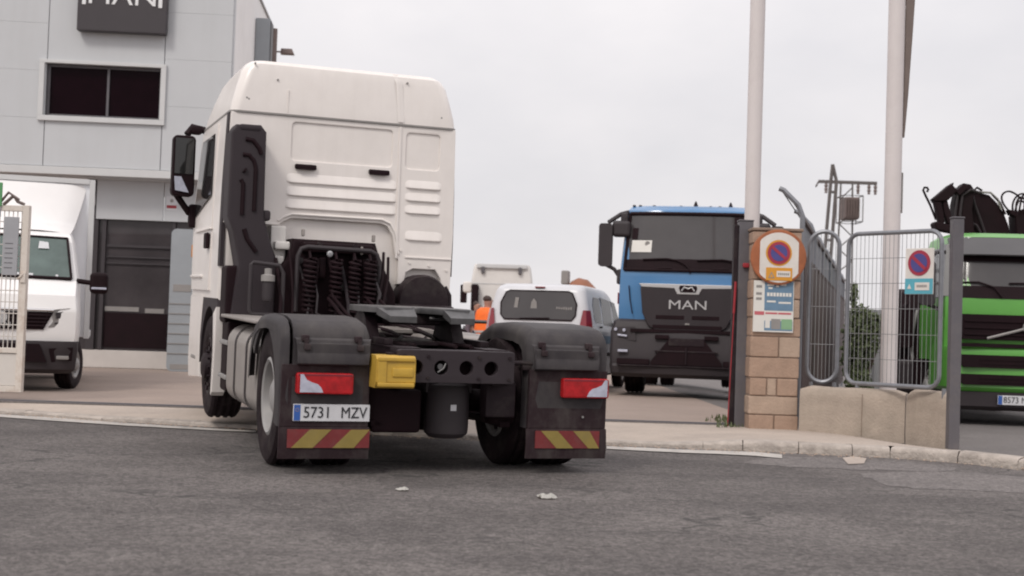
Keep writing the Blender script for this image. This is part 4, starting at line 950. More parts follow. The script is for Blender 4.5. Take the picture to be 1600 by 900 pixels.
        # cheek lines, mirrors
        m = MB(); m.tube([(s_ * .955, .10, 1.72), (s_ * .93, .085, 1.5), (s_ * .885, .075, 1.28)], .010, 6); m.build('panel_joint', 'black', root)
        m = MB(); m.prism(rr(*sorted((s_ * 1.26, s_ * 1.48)), 2.02, 2.70, .05), 'xz', .20, .38, bev=.03)
        m.tube([(s_ * 1.02, .42, 2.90), (s_ * 1.14, .36, 2.86), (s_ * 1.34, .30, 2.72)], .035); m.tube([(s_ * 1.10, .30, 1.82), (s_ * 1.22, .28, 1.98), (s_ * 1.38, .28, 2.06)], .032); m.box((s_ * 1.12, .26, 1.86), (.1, .12, .24), .03)
        m.build('mirror', 'bumper', root)
        m = MB(); m.box((s_ * 1.12, .30, 2.62), (.30, .16, .26), .06, seg=3); m.box((s_ * 1.08, .34, 2.80), (.12, .1, .16), .03); m.build('kerb_mirror', 'bumper', root)
        m = MB(); m.loft([[(s_ * 1.128, .40, 2.0), (s_ * 1.128, 1.6, 2.0), (s_ * 1.12, 1.6, 2.0), (s_ * 1.12, .40, 2.0)], [(s_ * 1.068, .5, 2.72), (s_ * 1.068, 1.6, 2.72), (s_ * 1.06, 1.6, 2.72), (s_ * 1.06, .5, 2.72)]]); m.build('side_window', 'glass', root)
        m = MB(); m.box((s_ * 1.14, .3, 1.52), (.02, .06, .18), .006); m.build('side_marker', 'dkred', root)
        wheel(root, s_ * .92, 1.45, .50, .33, s_, 'steel', dish=-.02)
        wheel(root, s_ * .93, 5.4, .50, .28, s_, 'steel'); wheel(root, s_ * .60, 5.4, .50, .28, -s_, 'steel')
    m = MB(); m.lathe([(.0005, .12), (.012, .11), (.035, .05), (.045, .035), (.05, 0)], 'Z', 12, (.05, .8, 3.01))
    m.build('antenna', 'black', root)
    m = MB(); m.lathe([(.0005, .12), (.012, .11), (.035, .05), (.045, .035), (.05, 0)], 'Z', 12, (.62, .8, 3.0)); m.build('antenna', 'black', root)
    m = MB()
    for x in (-.95, -.85, -.62, -.18, .3, .45): m.box((x, .62, 3.02), (.05, .06, .03), .01)
    m.build('roof_mount', 'bumper', root)
    m = MB(); m.bb(1.02, 1.12, -.145, -.135, .45, .50, .004); m.build('marker_lamp', 'lens', root)
    m = MB()
    for s_ in (-1, 1): m.bb(s_ * .36, s_ * .44, .6, 7.2, .75, 1.0)
    m.bb(-.4, .4, .6, 2.4, .45, 1.1); m.bb(-1, 1, 1.3, 1.6, .45, .55); m.cyl((-.9, 5.4, .5), (.9, 5.4, .5), .09); m.box((0, 5.4, .5), (.4, .5, .45), .12); m.bb(-1.1, 1.1, 5.0, 7.0, 1.02, 1.08); m.build('chassis', 'black', root)
build_blue(bt); bt.scale = (1, 1, 1.03)

# ------------------------------------------------------------------ green truck with a folded loader crane at the right
gp_ = at(1606, 560, 20.2); GZ = yard_z(8, 0)
gk = thing('green_truck', (gp_.x, 20.2, GZ), -4, 'green truck with black slatted grille, smoked sun visor and folded black crane', 'truck')
def build_green(root):
    def ring(z, hw, yf, r=.12, yb=1.75, bow=.10):
        pts = [(-hw + r * .15 + (2 * hw - r * .3) * k / 8, yf + bow * (-1 + 2 * k / 8) ** 2 * (1 + .8 * abs(-1 + k / 4) ** 4)) for k in range(9)]
        return [(x, y, z) for x, y in pts + [(hw, yf + bow * 1.8 + r), (hw, yb), (-hw, yb), (-hw, yf + bow * 1.8 + r)]]
    m = MB(); m.loft([ring(.95, 1.20, .06), ring(1.5, 1.21, .0), ring(1.88, 1.20, .02), ring(2.0, 1.19, .06), ring(2.72, 1.10, .30), ring(2.86, 1.06, .36), ring(2.93, .95, .5)])
    m.build('cab', 'green', root, ang=30)
    def W(u, v, o=0.):
        hw = 1.12 + (1.05 - 1.12) * v; z = 1.90 + .95 * v; yf = .035 + (.345 - .035) * v
        return (u * hw, yf + .10 * u * u * (1 + .8 * u ** 4) - .015 - o, z + .004)
    us = [-1 + k / 5 for k in range(11)]
    m = MB(); m.loft([[W(u, v) for u in us] for v in (.0, .25, .5, .75, 1)], cap=False, closed=False); ws = m.build('windscreen', 'glass_lit', root, ang=60)
    m = MB(); m.loft([[W(u, .0, .006) for u in us], [W(u, .20, .006) for u in us]], cap=False, closed=False); m.loft([[W(u, .60, .006) for u in us], [W(u, .74, .006) for u in us]], cap=False, closed=False); m.build('dashboard', 'black', ws)
    m = MB(); a = [Vector(W(u * 1.04, .99, .02)) for u in us]; b = [p + Vector((0, -.26, -.27)) for p in a]
    m.loft([a, b, [p + Vector((0, .02, -.02)) for p in b], [p + Vector((0, .02, -.02)) for p in a]], cap=False, closed=False); m.build('sun_visor', 'visor', root)
    for u0, u1 in ((-.95, -.35), (-.25, .4)):
        m = MB(); m.tube([W(u0, .25, .03), W(u0 + .3, .26, .035), W(u1 - .1, .18, .035), W(u1, .02, .03)], .014, 6); m.build('wiper', 'black', root)
    m = MB(); m.box(W(-.92, .36, .03), (.10, .05, .16), .03); m.build('front_mirror', 'black', root)
    # grille with green bars
    m = MB(); m.prism([(-1.02, 1.66), (1.02, 1.66), (.98, 1.28), (-.98, 1.28)], 'xz', .10, -.025, bev=.01)
    for z in (1.36, 1.46, 1.56): m.bb(-.95, .95, -.045, -.02, z - .015, z + .015, .004)
    g = m.build('grille', 'black', root)
    m = MB(); m.tube([(-.62, -.055, 1.30), (-.2, -.06, 1.42), (.12, -.06, 1.52)], .022, 6); m.lathe([(.05, -.015), (.10, -.02), (.10, .01), (.06, .02), (.05, .0)], 'Y', 20, (0, -.06, 1.48)); m.build('grille_badge', 'grey', g)
    m = MB()
    def bring(z, hw, yf): return [(x, yf + .10 * (x / hw) ** 2 + (.2 if abs(x) >= hw - 1e-6 else 0), z) for x in [hw * t for t in (-1, -.95, -.8, -.5, 0, .5, .8, .95, 1)]] + [(hw, .9, z), (-hw, .9, z)]
    m.loft([bring(.50, 1.20, -.06), bring(.56, 1.24, -.12), bring(1.08, 1.24, -.10), bring(1.16, 1.235, -.06)]); bu = m.build('bumper', 'green', root, ang=30)
    m = MB()
    for z0, z1 in ((.86, 1.05), (.60, .76)):
        m.prism([(-1.0, z0 + .03), (-.96, z0), (1.0, z0), (1.0, z1), (-1.04, z1)], 'xz', .0, -.135)
        for zz in (.33, .66): m.bb(-.74, .74, -.146, -.12, z0 + (z1 - z0) * zz - .012, z0 + (z1 - z0) * zz + .012)
    m.bb(-1.0, 1.0, -.09, 0, 1.165, 1.225)
    m.build('bumper_opening', 'black', bu)
    m = MB(); m.loft([bring(.22, 1.15, .0), bring(.28, 1.2, -.08), bring(.495, 1.2, -.08)]); m.build('lower_bumper', 'grille', root, ang=30)
    m = MB(); m.bb(-.46, .12, -.112, -.095, .315, .455, .004); m.m = 1; m.bb(-.455, -.395, -.114, -.11, .32, .45); m.m = 2; m.text('8573 MZB', FRONT(-.135, -.1145, .385), .125, .002, 0, sx=.92); m.build('licence_plate', ['plate', 'plate_b', 'ink'], root)
    for s_ in (-1, 1):
        m = MB(); m.loft([[(s_ * x, y, z) for x, y, z in ((1.02, .03, .80), (1.22, .16, .80), (1.22, .18, 1.12), (1.04, .04, 1.12))], [(s_ * x, y + .06, z) for x, y, z in ((1.02, .03, .80), (1.22, .16, .80), (1.22, .18, 1.12), (1.04, .04, 1.12))]]); m.build('headlight', 'lens', root)
        m = MB(); m.loft([[(s_ * 1.215, .42, 1.92), (s_ * 1.215, 1.5, 1.92), (s_ * 1.18, 1.5, 1.92), (s_ * 1.18, .42, 1.92)], [(s_ * 1.115, .6, 2.70), (s_ * 1.115, 1.5, 2.70), (s_ * 1.09, 1.5, 2.70), (s_ * 1.09, .6, 2.70)]]); m.build('side_window', 'glass', root)
        m = MB(); m.prism(rr(*sorted((s_ * 1.33, s_ * 1.56)), 1.78, 2.45, .05), 'xz', .22, .38, bev=.03); m.tube([(s_ * 1.1, .5, 2.62), (s_ * 1.3, .34, 2.6), (s_ * 1.44, .3, 2.46)], .03); m.tube([(s_ * 1.2, .4, 1.72), (s_ * 1.44, .3, 1.8)], .03); m.build('mirror', 'bumper', root)
        wheel(root, s_ * 1.0, 1.35, .50, .32, s_, 'steel', dish=-.02); wheel(root, s_ * .98, 5.2, .50, .3, s_, 'steel')
    m = MB()
    for s_ in (-1, 1): m.bb(s_ * .36, s_ * .44, .6, 8, .75, 1.0); m.bb(s_ * .5, s_ * 1.2, 2.1, 3.9, .4, .95, .04)
    m.bb(-.9, .9, .6, 1.9, .45, .9); m.bb(-1.2, 1.2, 3.2, 8, 1.1, 1.3); m.cyl((-.95, 5.2, .5), (.95, 5.2, .5), .09); m.build('chassis', 'black', root)
    for s_ in (-1, 1):
        m = MB(); m.loft([[(s_ * 1.06, .16, 1.93), (s_ * 1.225, .22, 1.93), (s_ * 1.225, .46, 1.93), (s_ * 1.1, .46, 1.93)], [(s_ * 1.0, .40, 2.74), (s_ * 1.12, .45, 2.74), (s_ * 1.12, .66, 2.74), (s_ * 1.0, .66, 2.74)]]); m.build('pillar_trim', 'visor', root)
    # folded loader crane behind the cab
    GF = Frame(root.matrix_world.translation.copy(), -4)
    def g(px, py, y=2.5): p = GF.on_y(px, py, y); return (p.x, p.z)
    def pr(pts, y0, y1, bev=.03): m.prism([g(*p) for p in pts], 'xz', y1, y0, bev=bev)
    m = MB(); m.bb(-.9, .9, 2.0, 2.9, 1.0, 2.3, .06)
    pr([(1486, 372), (1484, 322), (1489, 298), (1499, 289), (1510, 291), (1516, 300), (1512, 330), (1516, 372)], 2.2, 2.5)
    cr = m.build('crane', 'black', root)
    m = MB(); pr([(1506, 372), (1511, 320), (1508, 293), (1522, 299), (1545, 305), (1557, 317), (1567, 332), (1575, 352), (1578, 372)], 2.45, 2.75); m.build('crane_column', 'black', cr)
    m = MB(); pr([(1497, 290), (1503, 297), (1490, 309), (1484, 303)], 2.1, 2.3, .01); pr([(1449, 314), (1455, 309), (1474, 293), (1481, 289), (1480, 294), (1487, 301), (1473, 316), (1466, 318), (1452, 319)], 2.08, 2.32); m.build('boom', 'black', cr)
    m = MB(); pr([(1451, 318), (1461, 317), (1466, 336), (1467, 353), (1459, 353)], 2.1, 2.25); m.build('jib', 'black', cr)
    m = MB(); pr([(1464, 317), (1472, 316), (1480, 346), (1478, 354), (1472, 352), (1466, 334)], 2.12, 2.3); m.build('jib', 'black', cr)
    m = MB(); m.tube([(g(x, y)[0], 2.3, g(x, y)[1]) for x, y in ((1458, 345), (1449, 322), (1442, 308), (1438, 299), (1440, 295), (1444, 295), (1446, 298), (1444, 302))], .02, 6); m.build('hook', 'black', cr)
    m = MB(); pr([(1451, 352), (1453, 349), (1492, 358), (1492, 368), (1454, 361)], 2.1, 2.4, .015); m.build('outrigger', 'black', cr)
    for k, pts in enumerate([[(1490, 368), (1492, 330), (1496, 300), (1508, 294)], [(1500, 368), (1499, 335), (1503, 305), (1516, 297), (1532, 302)], [(1520, 366), (1517, 340), (1522, 314), (1520, 303)], [(1545, 366), (1536, 340), (1528, 318), (1524, 302)], [(1505, 360), (1515, 345), (1530, 350), (1540, 368)]]):
        m = MB(); m.tube([(g(x, y, 2.2)[0], 2.16 if k < 2 else 2.38, g(x, y, 2.2)[1]) for x, y in pts], .022, 6); m.build('hydraulic_pipe', 'fairing', cr)
    for k, pts in enumerate([[(1528, 301), (1545, 302), (1556, 312), (1562, 328)], [(1520, 298), (1524, 294), (1532, 299)], [(1548, 305), (1560, 318), (1568, 336)]]):
        m = MB(); m.tube([(g(x, y)[0], 2.4, g(x, y)[1]) for x, y in pts], .02, 6); m.build('hose', 'grey' if k == 0 else 'black', cr)
    m = MB(); pr([(1583, 372), (1581, 338), (1588, 330), (1606, 324), (1640, 330), (1642, 372)], 2.3, 2.7); pr([(1571, 329), (1582, 331), (1584, 341), (1574, 336)], 2.3, 2.5, .01); vb = m.build('valve_block', 'black', cr)
    for pts in ([(1580, 333), (1570, 322), (1565, 310), (1568, 302), (1577, 299), (1588, 304), (1596, 312)], [(1584, 338), (1582, 322), (1586, 310), (1595, 303), (1606, 304)], [(1588, 334), (1588, 318), (1594, 308), (1602, 314), (1600, 330)], [(1592, 332), (1598, 306), (1610, 302), (1620, 316), (1612, 332)], [(1600, 332), (1604, 300), (1622, 304), (1628, 328)], [(1586, 330), (1592, 314), (1604, 320), (1606, 334)]):
        n_ = len(pts); fine = []
        for i in range(n_ - 1):
            p0, p1, p2, p3 = [Vector(pts[max(0, min(n_ - 1, i + d))]) for d in (-1, 0, 1, 2)]
            for t in (0, .25, .5, .75): fine.append(.5 * (2 * p1 + (p2 - p0) * t + (2 * p0 - 5 * p1 + 4 * p2 - p3) * t * t + (3 * p1 - p0 - 3 * p2 + p3) * t ** 3))
        fine.append(Vector(pts[-1])); yy = random.uniform(2.2, 2.5)
        m = MB(); m.tube([(g(p.x, p.y, yy)[0], yy, g(p.x, p.y, yy)[1]) for p in fine], .017, 6); m.build('hose', 'black', vb)
build_green(gk)

# ------------------------------------------------------------------ small white van seen from behind
vx = at(838, 520, 22.0)
vn = thing('small_van', (vx.x, 22.0, YZ), -14, 'small white van seen from behind, parked between the white tractor and the blue truck', 'van')
def build_smallvan(root):
    def sec(z, hw, yr, yf, r):
        return [(x, y, z) for x, y in rr(-hw, hw, yr, yf, r, 6)]
    m = MB()
    m.loft([sec(.30, .86, .04, 4.15, .16), sec(.55, .90, .0, 4.28, .18), sec(.80, .905, .0, 4.25, .18), sec(1.02, .90, .03, 4.05, .18), sec(1.12, .89, .05, 3.4, .17), sec(1.45, .84, .10, 2.95, .16), sec(1.70, .785, .16, 2.55, .16), sec(1.79, .74, .21, 2.35, .17), sec(1.835, .66, .32, 2.2, .18), sec(1.85, .45, .6, 2.0, .18)])
    m.build('van_body', 'dull_white', root, ang=45)
    # raised rear face and its window
    def rz(z): return .0 + (.03 * max(0, min(1, (z - .8) / .22))) + max(0, z - 1.02) * .155
    w_ = [(-.57, 1.22), (-.63, 1.30), (-.64, 1.50), (-.56, 1.68), (-.50, 1.71), (.50, 1.71), (.56, 1.68), (.64, 1.50), (.63, 1.30), (.57, 1.22)]
    m = MB(); m.loft([[(x, rz(z) + .02, z) for x, z in w_], [(x, rz(z) - .014, z) for x, z in w_]]); rw = m.build('rear_window', 'glass_lit', root)
    m = MB(); m.tube([(x * 1.01, rz(z) - .008, z) for x, z in w_], .014, 6, closed=True); m.build('window_seal', 'black', rw)
    m = MB(); m.box((-.38, rz(1.45) - .016, 1.47), (.06, .006, .24), .002, Matrix.Rotation(rad(8), 4, 'Y')); m.prism([(-.14, 1.36), (-.02, 1.36), (-.03, 1.52), (-.08, 1.58), (-.12, 1.52)], 'xz', rz(1.45) - .012, rz(1.45) - .02)  # pale upright shapes: window reflections put on the pane as colour
    for k in range(7): m.box((.32 + .04 * k, rz(1.42) - .02, 1.425 + random.uniform(-.005, .005)), (.024, .004, random.uniform(.03, .05)))
    m.build('sticker_or_reflection', 'grey', rw)
    m = MB(); m.bb(-.085, .085, .16, .20, 1.765, 1.79, .008); m.build('brake_lamp', 'dkred', root)
    m = MB(); m.tube([(-.30, rz(1.2) - .03, 1.235), (.2, rz(1.2) - .03, 1.25)], .012, 6); m.build('rear_wiper', 'black', root)
    for s_ in (-1, 1):
        m = MB(); m.loft([[(s_ * .72, -.02, .92), (s_ * .84, .0, .92), (s_ * .925, .15, .92), (s_ * .86, .25, .92)], [(s_ * .73, .02, 1.18), (s_ * .83, .045, 1.18), (s_ * .905, .19, 1.18), (s_ * .85, .26, 1.18)], [(s_ * .765, .065, 1.40), (s_ * .81, .085, 1.40), (s_ * .868, .20, 1.40), (s_ * .81, .27, 1.40)]]); m.build('tail_light', 'dkred', root)
        def sw(y, z): return (s_ * (.905 - max(0, z - 1.02) * .155 + .004), y, z)
        for pts in ([(.50, 1.30), (.62, 1.20), (1.22, 1.20), (1.22, 1.64), (.72, 1.64), (.52, 1.50)], [(1.36, 1.17), (2.3, 1.15), (2.3, 1.62), (1.36, 1.66)], [(2.42, 1.14), (3.2, 1.12), (2.75, 1.60), (2.42, 1.62)]):
            m = MB(); m.loft([[Vector(sw(y, z)) - Vector((s_ * .02, 0, 0)) for y, z in pts], [sw(y, z) for y, z in pts]]); m.build('side_window', 'glass_side', root)
        m = MB(); m.bb(*sorted((s_ * .903, s_ * .912)), .3, 4.0, .62, .68, .003); m.build('rubbing_strip', 'black', root)
        m = MB(); m.box((s_ * .906, 1.05, 1.13), (.02, .16, .03), .008); m.build('door_handle', 'black', root)
        m = MB(); m.box((s_ * 1.0, 3.0, 1.18), (.18, .10, .20), .05, seg=3); m.build('mirror', 'black', root)
        m = MB(); m.bb(*sorted((s_ * .905, s_ * .91)), 1.2, 2.2, .84, .98, .002); m.build('side_sign', 'post_b', root)
        wheel(root, s_ * .80, .95, .31, .19, s_, 'steel', dish=.03); wheel(root, s_ * .80, 3.55, .31, .19, s_, 'steel', dish=.03)
    m = MB(); m.bb(-.88, .88, -.05, .15, .34, .62, .06, 3); m.build('rear_bumper', 'bumper', root)
    m = MB(); m.bb(-.26, .26, -.012, .01, .84, .95, .004); m.build('licence_plate', 'plate', root)
    m = MB(); m.bb(-.6, .6, .3, 3.9, .22, .36); m.build('underbody', 'black', root)
build_smallvan(vn); vn.scale = (.985, 1, .965)

# ------------------------------------------------------------------ white tractor far back in the yard
fx = at(777, 480, 50)
ft = thing('tractor_unit', (fx.x, 50, YZ), -2, 'distant white truck cab with a dark rear duct, small behind the person in orange', 'truck')
m = MB(); m.loft([[(x, y, z) for x, y in rr(-h, h, 3.0 + d, 5.2, .12, 5)] for z, h, d in ((1.2, 1.2, 0), (2.9, 1.2, 0), (3.1, 1.18, 0), (3.5, 1.12, .02), (3.62, 1.08, .05))]); m.build('cab', 'far_white', ft)
m = MB(); m.bb(-1.0, 1.0, 2.9, 3.2, 3.46, 3.64, .04); m.bb(-1.2, 1.2, 2.985, 3.0, 2.84, 2.87); m.build('roof_spoiler', 'clad2', ft)
for x in (-.75, .72): m = MB(); m.bb(x - .07, x + .07, 2.86, 3.02, 3.25, 3.52, .03); m.build('bracket', 'post', ft)
m = MB(); m.bb(-1.17, -.88, 2.6, 3.0, 1.0, 2.80, .06); m.build('air_intake', 'black', ft)
m = MB(); m.tube([(-1.2, 5.0, 2.9), (-1.55, 4.9, 2.85)], .04); m.bb(-1.75, -1.48, 4.8, 4.95, 2.1, 2.85, .04); m.build('mirror', 'black', ft)
m = MB(); m.bb(-1.6, -1.24, 4.0, 4.4, 2.5, 2.95, .1); m.build('side_deflector', 'far_white', ft)
m = MB()
for s_ in (-1, 1): m.bb(s_ * .36, s_ * .44, -1, 4.5, .7, .98)
m.bb(-.8, .8, 2.5, 3.1, 1.0, 1.7, .05); m.bb(-1.0, 1.0, 3.2, 5.1, .5, 1.2); m.cyl((-.9, 0, .5), (.9, 0, .5), .09); m.build('chassis', 'black', ft)
for s_ in (-1, 1):
    m = MB(); pr = [(-.62, .8), (-.5, 1.05), (0, 1.15), (.5, 1.05), (.62, .8)]; m.prism(pr + [(y * .94, z - .03) for y, z in pr[::-1]], 'yz', *sorted((s_ * .6, s_ * 1.24))); m.build('mudguard', 'guard', ft)
    wheel(ft, s_ * .95, 0, .5, .5, s_, seg=24); wheel(ft, s_ * 1.0, 3.7, .5, .32, s_, seg=24)

# rust brown drum standing behind the small van
dx = at(897, 440, 42)
dr = thing('drum_trailer', (dx.x, 42, YZ), -12, 'rust brown drum with a grey fitting, only its top showing over the small white van', 'trailer')
m = MB(); m.lathe([(.01, -.52), (.45, -.50), (.70, -.3), (.80, -.1), (.74, .2), (.5, .45), (.40, .55), (.01, .56)], 'X', 28, (.05, 1.2, 1.98)); m.build('drum', 'rustdrum', dr, ang=50)
m = MB(); m.bb(-.58, -.34, .9, 1.3, 2.55, 3.0, .05); m.tube([(-.5, 1.1, 2.6), (-.5, 1.1, 1.0)], .06); m.build('fitting', 'grey', dr)
m = MB(); m.bb(-.9, 1.2, .6, 1.8, .75, .95, .03); m.bb(-.8, -.6, .7, 1.7, .95, 1.6); m.bb(.8, 1.0, .7, 1.7, .95, 1.7); m.build('trailer_frame', 'dark', dr)
for s_ in (-1, 1): wheel(dr, s_ * .8, 1.2, .42, .25, s_, seg=24)

# ------------------------------------------------------------------ two people in the yard
def skin_mesh(name, verts, edges, radii, m, parent=None, sub=2):
    me = bpy.data.meshes.new(name); me.from_pydata(verts, edges, []); o = bpy.data.objects.new(name, me); COL.objects.link(o)
    md = o.modifiers.new('s', 'SKIN')
    for i, r in enumerate(radii): me.skin_vertices[0].data[i].radius = (r, r) if not isinstance(r, tuple) else r
    me.skin_vertices[0].data[0].use_root = True
    sd_ = o.modifiers.new('u', 'SUBSURF'); sd_.levels = sub; sd_.render_levels = sub
    bpy.context.view_layer.update()
    m2 = bpy.data.meshes.new_from_object(o.evaluated_get(bpy.context.evaluated_depsgraph_get()))
    o.modifiers.clear(); o.data = m2; bpy.data.meshes.remove(me)
    m2.materials.clear(); m2.materials.append(MT[m])
    for p in m2.polygons: p.use_smooth = True
    if parent: o.parent = parent
    return o
def person(loc, yaw, s, label, torso, legs, vest, lean=0.):
    root = thing('person', loc, yaw, label, 'person'); root.scale = (s, s, s)
    # facing -y; a stride, one arm bent forward
    V = [(0, 0, .98), (0, -.01, 1.18), (0, .0 - lean * .5, 1.40), (0, -.01 - lean, 1.50), (0, -.03 - lean, 1.58), (0, -.03 - lean, 1.68), (0, -.035 - lean, 1.76),
         (.10, 0, .93), (.12, -.10, .52), (.12, -.06, .10), (.12, -.20, .04), (-.10, 0, .93), (-.11, .06, .50), (-.12, .22, .11), (-.12, .10, .04),
         (.19, -lean * .5, 1.42), (.25, -.02, 1.14), (.22, -.20, .98), (.20, -.28, .95), (-.19, -lean * .5, 1.42), (-.25, .04, 1.14), (-.26, .0, .88), (-.26, -.03, .79)]
    E_ = [(0, 1), (1, 2), (2, 3), (3, 4), (4, 5), (5, 6), (0, 7), (7, 8), (8, 9), (9, 10), (0, 11), (11, 12), (12, 13), (13, 14), (2, 15), (15, 16), (16, 17), (17, 18), (2, 19), (19, 20), (20, 21), (21, 22)]
    Rr = [(.15, .11), (.14, .10), (.15, .11), .06, .07, .095, .07, .10, .065, .045, .04, .10, .065, .045, .04, .07, .048, .038, .04, .07, .048, .038, .04]
    b = skin_mesh('body', V, E_, Rr, 'skin', root)
    skin_mesh('hair', [(0, .02 - lean, 1.66), (0, -.01 - lean, 1.75), (0, -.04 - lean, 1.79)], [(0, 1), (1, 2)], [.088, .092, .06], 'hair', root)
    skin_mesh('trousers', V[0:1] + V[7:10] + V[11:14], [(0, 1), (1, 2), (2, 3), (0, 4), (4, 5), (5, 6)], [(.165, .125), .115, .085, .07, .115, .085, .07], legs, root)
    skin_mesh('shirt', V[0:3] + V[15:18] + V[19:22], [(0, 1), (1, 2), (2, 3), (3, 4), (4, 5), (2, 6), (6, 7), (7, 8)], [(.155, .115), (.155, .115), (.165, .125), .085, .062, .05, .085, .062, .05], torso, root)
    if vest:
        v = MB()
        v.loft([[(x * w_, y * d_ - lean * k, z) for x, y in circ(0, 0, 1, 20)] for z, w_, d_, k in ((.88, .225, .175, 0), (1.0, .222, .172, .1), (1.2, .218, .165, .3), (1.36, .225, .165, .45), (1.47, .20, .14, .5), (1.54, .11, .10, .7))]); vo = v.build('vest', 'orange', root, ang=60)
        v = MB()
        for z in (.98,): v.loft([[(x * .232, y * .182, z_) for x, y in circ(0, 0, 1, 20)] for z_ in (z, z + .05)], cap=False)
        v.build('reflective_band', 'reflect', vo)
    f_ = MB()
    for s2 in (-1, 1): f_.lathe([(.001, -.02), (.012, -.012), (.001, .0)], 'Y', 8, (s2 * .032, -.115 - lean, 1.69))
    f_.build('eye', 'black', root)
    return root
p_ = at(758, 495, 28)
person((p_.x, 28, YZ), 145, .94, 'person in an orange high visibility vest, back half turned, beside the small white van', 'cloth', 'cloth', True, .05).scale = (1.12, 1.12, .945)
p_ = at(741, 495, 30)
person((p_.x, 30, YZ), 60, .90, 'person in a dull purple shirt half hidden beyond the one in orange', 'cloth2', 'cloth', False, .04)

# ------------------------------------------------------------------ gate post, pillar and signs
def post(name, px, py, Y, half, z0, z1, m_, label, cap=.0, grp=None):
    p = at(px, py, Y); r = thing(name, (p.x, Y, z0), 0, label, 'post', grp)
    m = MB(); m.bb(-half, half, -half, half, 0, z1 - z0, .008); m.build('post_shaft', m_, r)
    m = MB(); m.bb(-half - .006, half + .006, -half - .006, half + .006, z1 - z0 + .001, z1 - z0 + .018, .006); m.build('post_cap', m_, r)
    return r
gpst = post('gate_post', 1158, 600, 14.95, .078, .05, 2.37, 'post', 'dark grey square gate post beside the sandstone pillar')
m = MB(); m.bb(-.13, -.08, -.05, .05, .0, 2.28, .006); m.build('guide_channel', 'dark', gpst)
m = MB(); m.box((.0, -.10, 1.83), (.07, .05, .05), .01); m.build('hinge', 'redpaint', gpst)
rp0, rp1 = at(1137, 655, 14.8), at(1150, 440, 14.8)
rb = thing('red_bar', (rp0.x, 14.8, .10), 0, 'thin red bar leaning against the dark gate post', 'bar')
m = MB(); d_ = rp1 - Vector((rp0.x, 14.8, .10)); m.tube([(0, 0, 0), (d_.x * .8, .02, d_.z * .8)], .006, 8); m.build('bar', 'redpaint', rb)
m = MB(); m.tube([(d_.x * .76, .02, d_.z * .78), (d_.x, .02, d_.z)], .014, 8); m.build('grip', 'redpaint', rb)

PY = 14.62
pl_ = at(1169, 640, PY).x; pr_ = at(1247, 640, PY).x; PC = (pl_ + pr_) / 2; PW = (pr_ - pl_) / 2
pil = thing('stone_pillar', (PC, PY, .06), 0, 'pillar of sandstone blocks carrying a round sign and a poster', 'pillar')
m = MB(); m.m = 2; m.bb(-PW + .012, PW - .012, .014, .37, 0, 2.17); z = 0.
for k, (h, cuts) in enumerate([(.19, (.52,)), (.205, ()), (.195, (.36, .56)), (.225, ()), (.225, (.58,)), (.205, ()), (.205, (.45,)), (.205, ()), (.205, (.6,)), (.19, ()), (.14, (.4,))]):
    xs_ = [0] + list(cuts) + [1]
    for a, b in zip(xs_, xs_[1:]):
        m.m = random.choice((0, 0, 1)); j = random.uniform(-.008, .004); jl = random.uniform(-.01, .006) if a == 0 else 0; jr = random.uniform(-.01, .01) if b == 1 else 0
        m.bb(-PW + 2 * PW * a + .005 - jl, -PW + 2 * PW * b - .005 + jr, j, .385, z + .005, z + h - .005, .014)
    z += h
m.m = 2; m.bb(-PW - .01, PW + .012, -.01, .39, z, z + .035, .012)
m.build('block_work', ['stone', 'stone2', 'mortar'], pil)
def circ_sign(parent, r, yb, face=True):
    m = MB(); m.lathe([(.001, 0), (r, 0), (r, -.006), (.001, -.006)], 'Y', 32); a = m.build('red_ring', 'sgn_r', parent); a.location = (0, yb, 0)
    m = MB(); m.lathe([(.001, -.007), (r * .74, -.007), (r * .74, -.0095), (.001, -.0095)], 'Y', 32); m.build('blue_field', 'sgn_b', a)
    m = MB(); m.box((0, -.011, 0), (r * 1.6, .003, r * .26), 0, Matrix.Rotation(rad(40), 4, 'Y')); m.build('red_slash', 'sgn_r', a)
    return a
sp_ = at(1216, 402, PY - .04)
rs = thing('round_sign', (sp_.x, PY - .045, sp_.z), 0, 'round no parking sign with a rusty rim, top of the sandstone pillar', 'sign')
m = MB(); m.lathe([(.001, .03), (.28, .03), (.302, .015), (.302, -.012), (.285, -.022), (.001, -.022)], 'Y', 48); m.build('disc', 'rust', rs)
m = MB(); pts = [(max(-.205, min(.215, x)) if abs(z) < .2 else x, z) for x, z in circ(0, -.005, .272, 48)]; pts = [(max(-.21, min(.218, x)), z) for x, z in pts]; m.prism(pts, 'xz', -.0225, -.026); m.build('white_face', 'sgn_w', rs)
m = MB(); m.lathe([(.001, -.0265), (.142, -.0265), (.142, -.0285), (.001, -.0285)], 'Y', 32, (0, 0, .045)); m.build('amber_halo', 'sgn_o', rs)
a = circ_sign(rs, .122, -.029); a.location.z = .045
m = MB(); m.bb(-.135, .15, -.031, -.027, -.255, -.115, .002); m.m = 1; m.bb(-.02, .13, -.033, -.030, -.215, -.15, .002); m.m = 2
for k in range(6): m.bb(-.005 + k * .021, .010 + k * .021, -.0345, -.0325, -.195, -.172)
m.prism([(-.11, -.23), (-.04, -.23), (-.075, -.16)], 'xz', -.031, -.0335); m.m = 0; m.prism([(-.095, -.222), (-.055, -.222), (-.075, -.182)], 'xz', -.0336, -.0345)
m.build('lower_plate', ['sgn_o', 'sgn_w', 'grey'], rs)
q0, q1 = at(1176, 518, PY - .02), at(1241, 440, PY - .02)
po = thing('poster', (q0.x, PY - .022, q0.z), 0, 'blue and white poster below the round sign on the sandstone pillar', 'poster')
W_, H_ = q1.x - q0.x, q1.z - q0.z
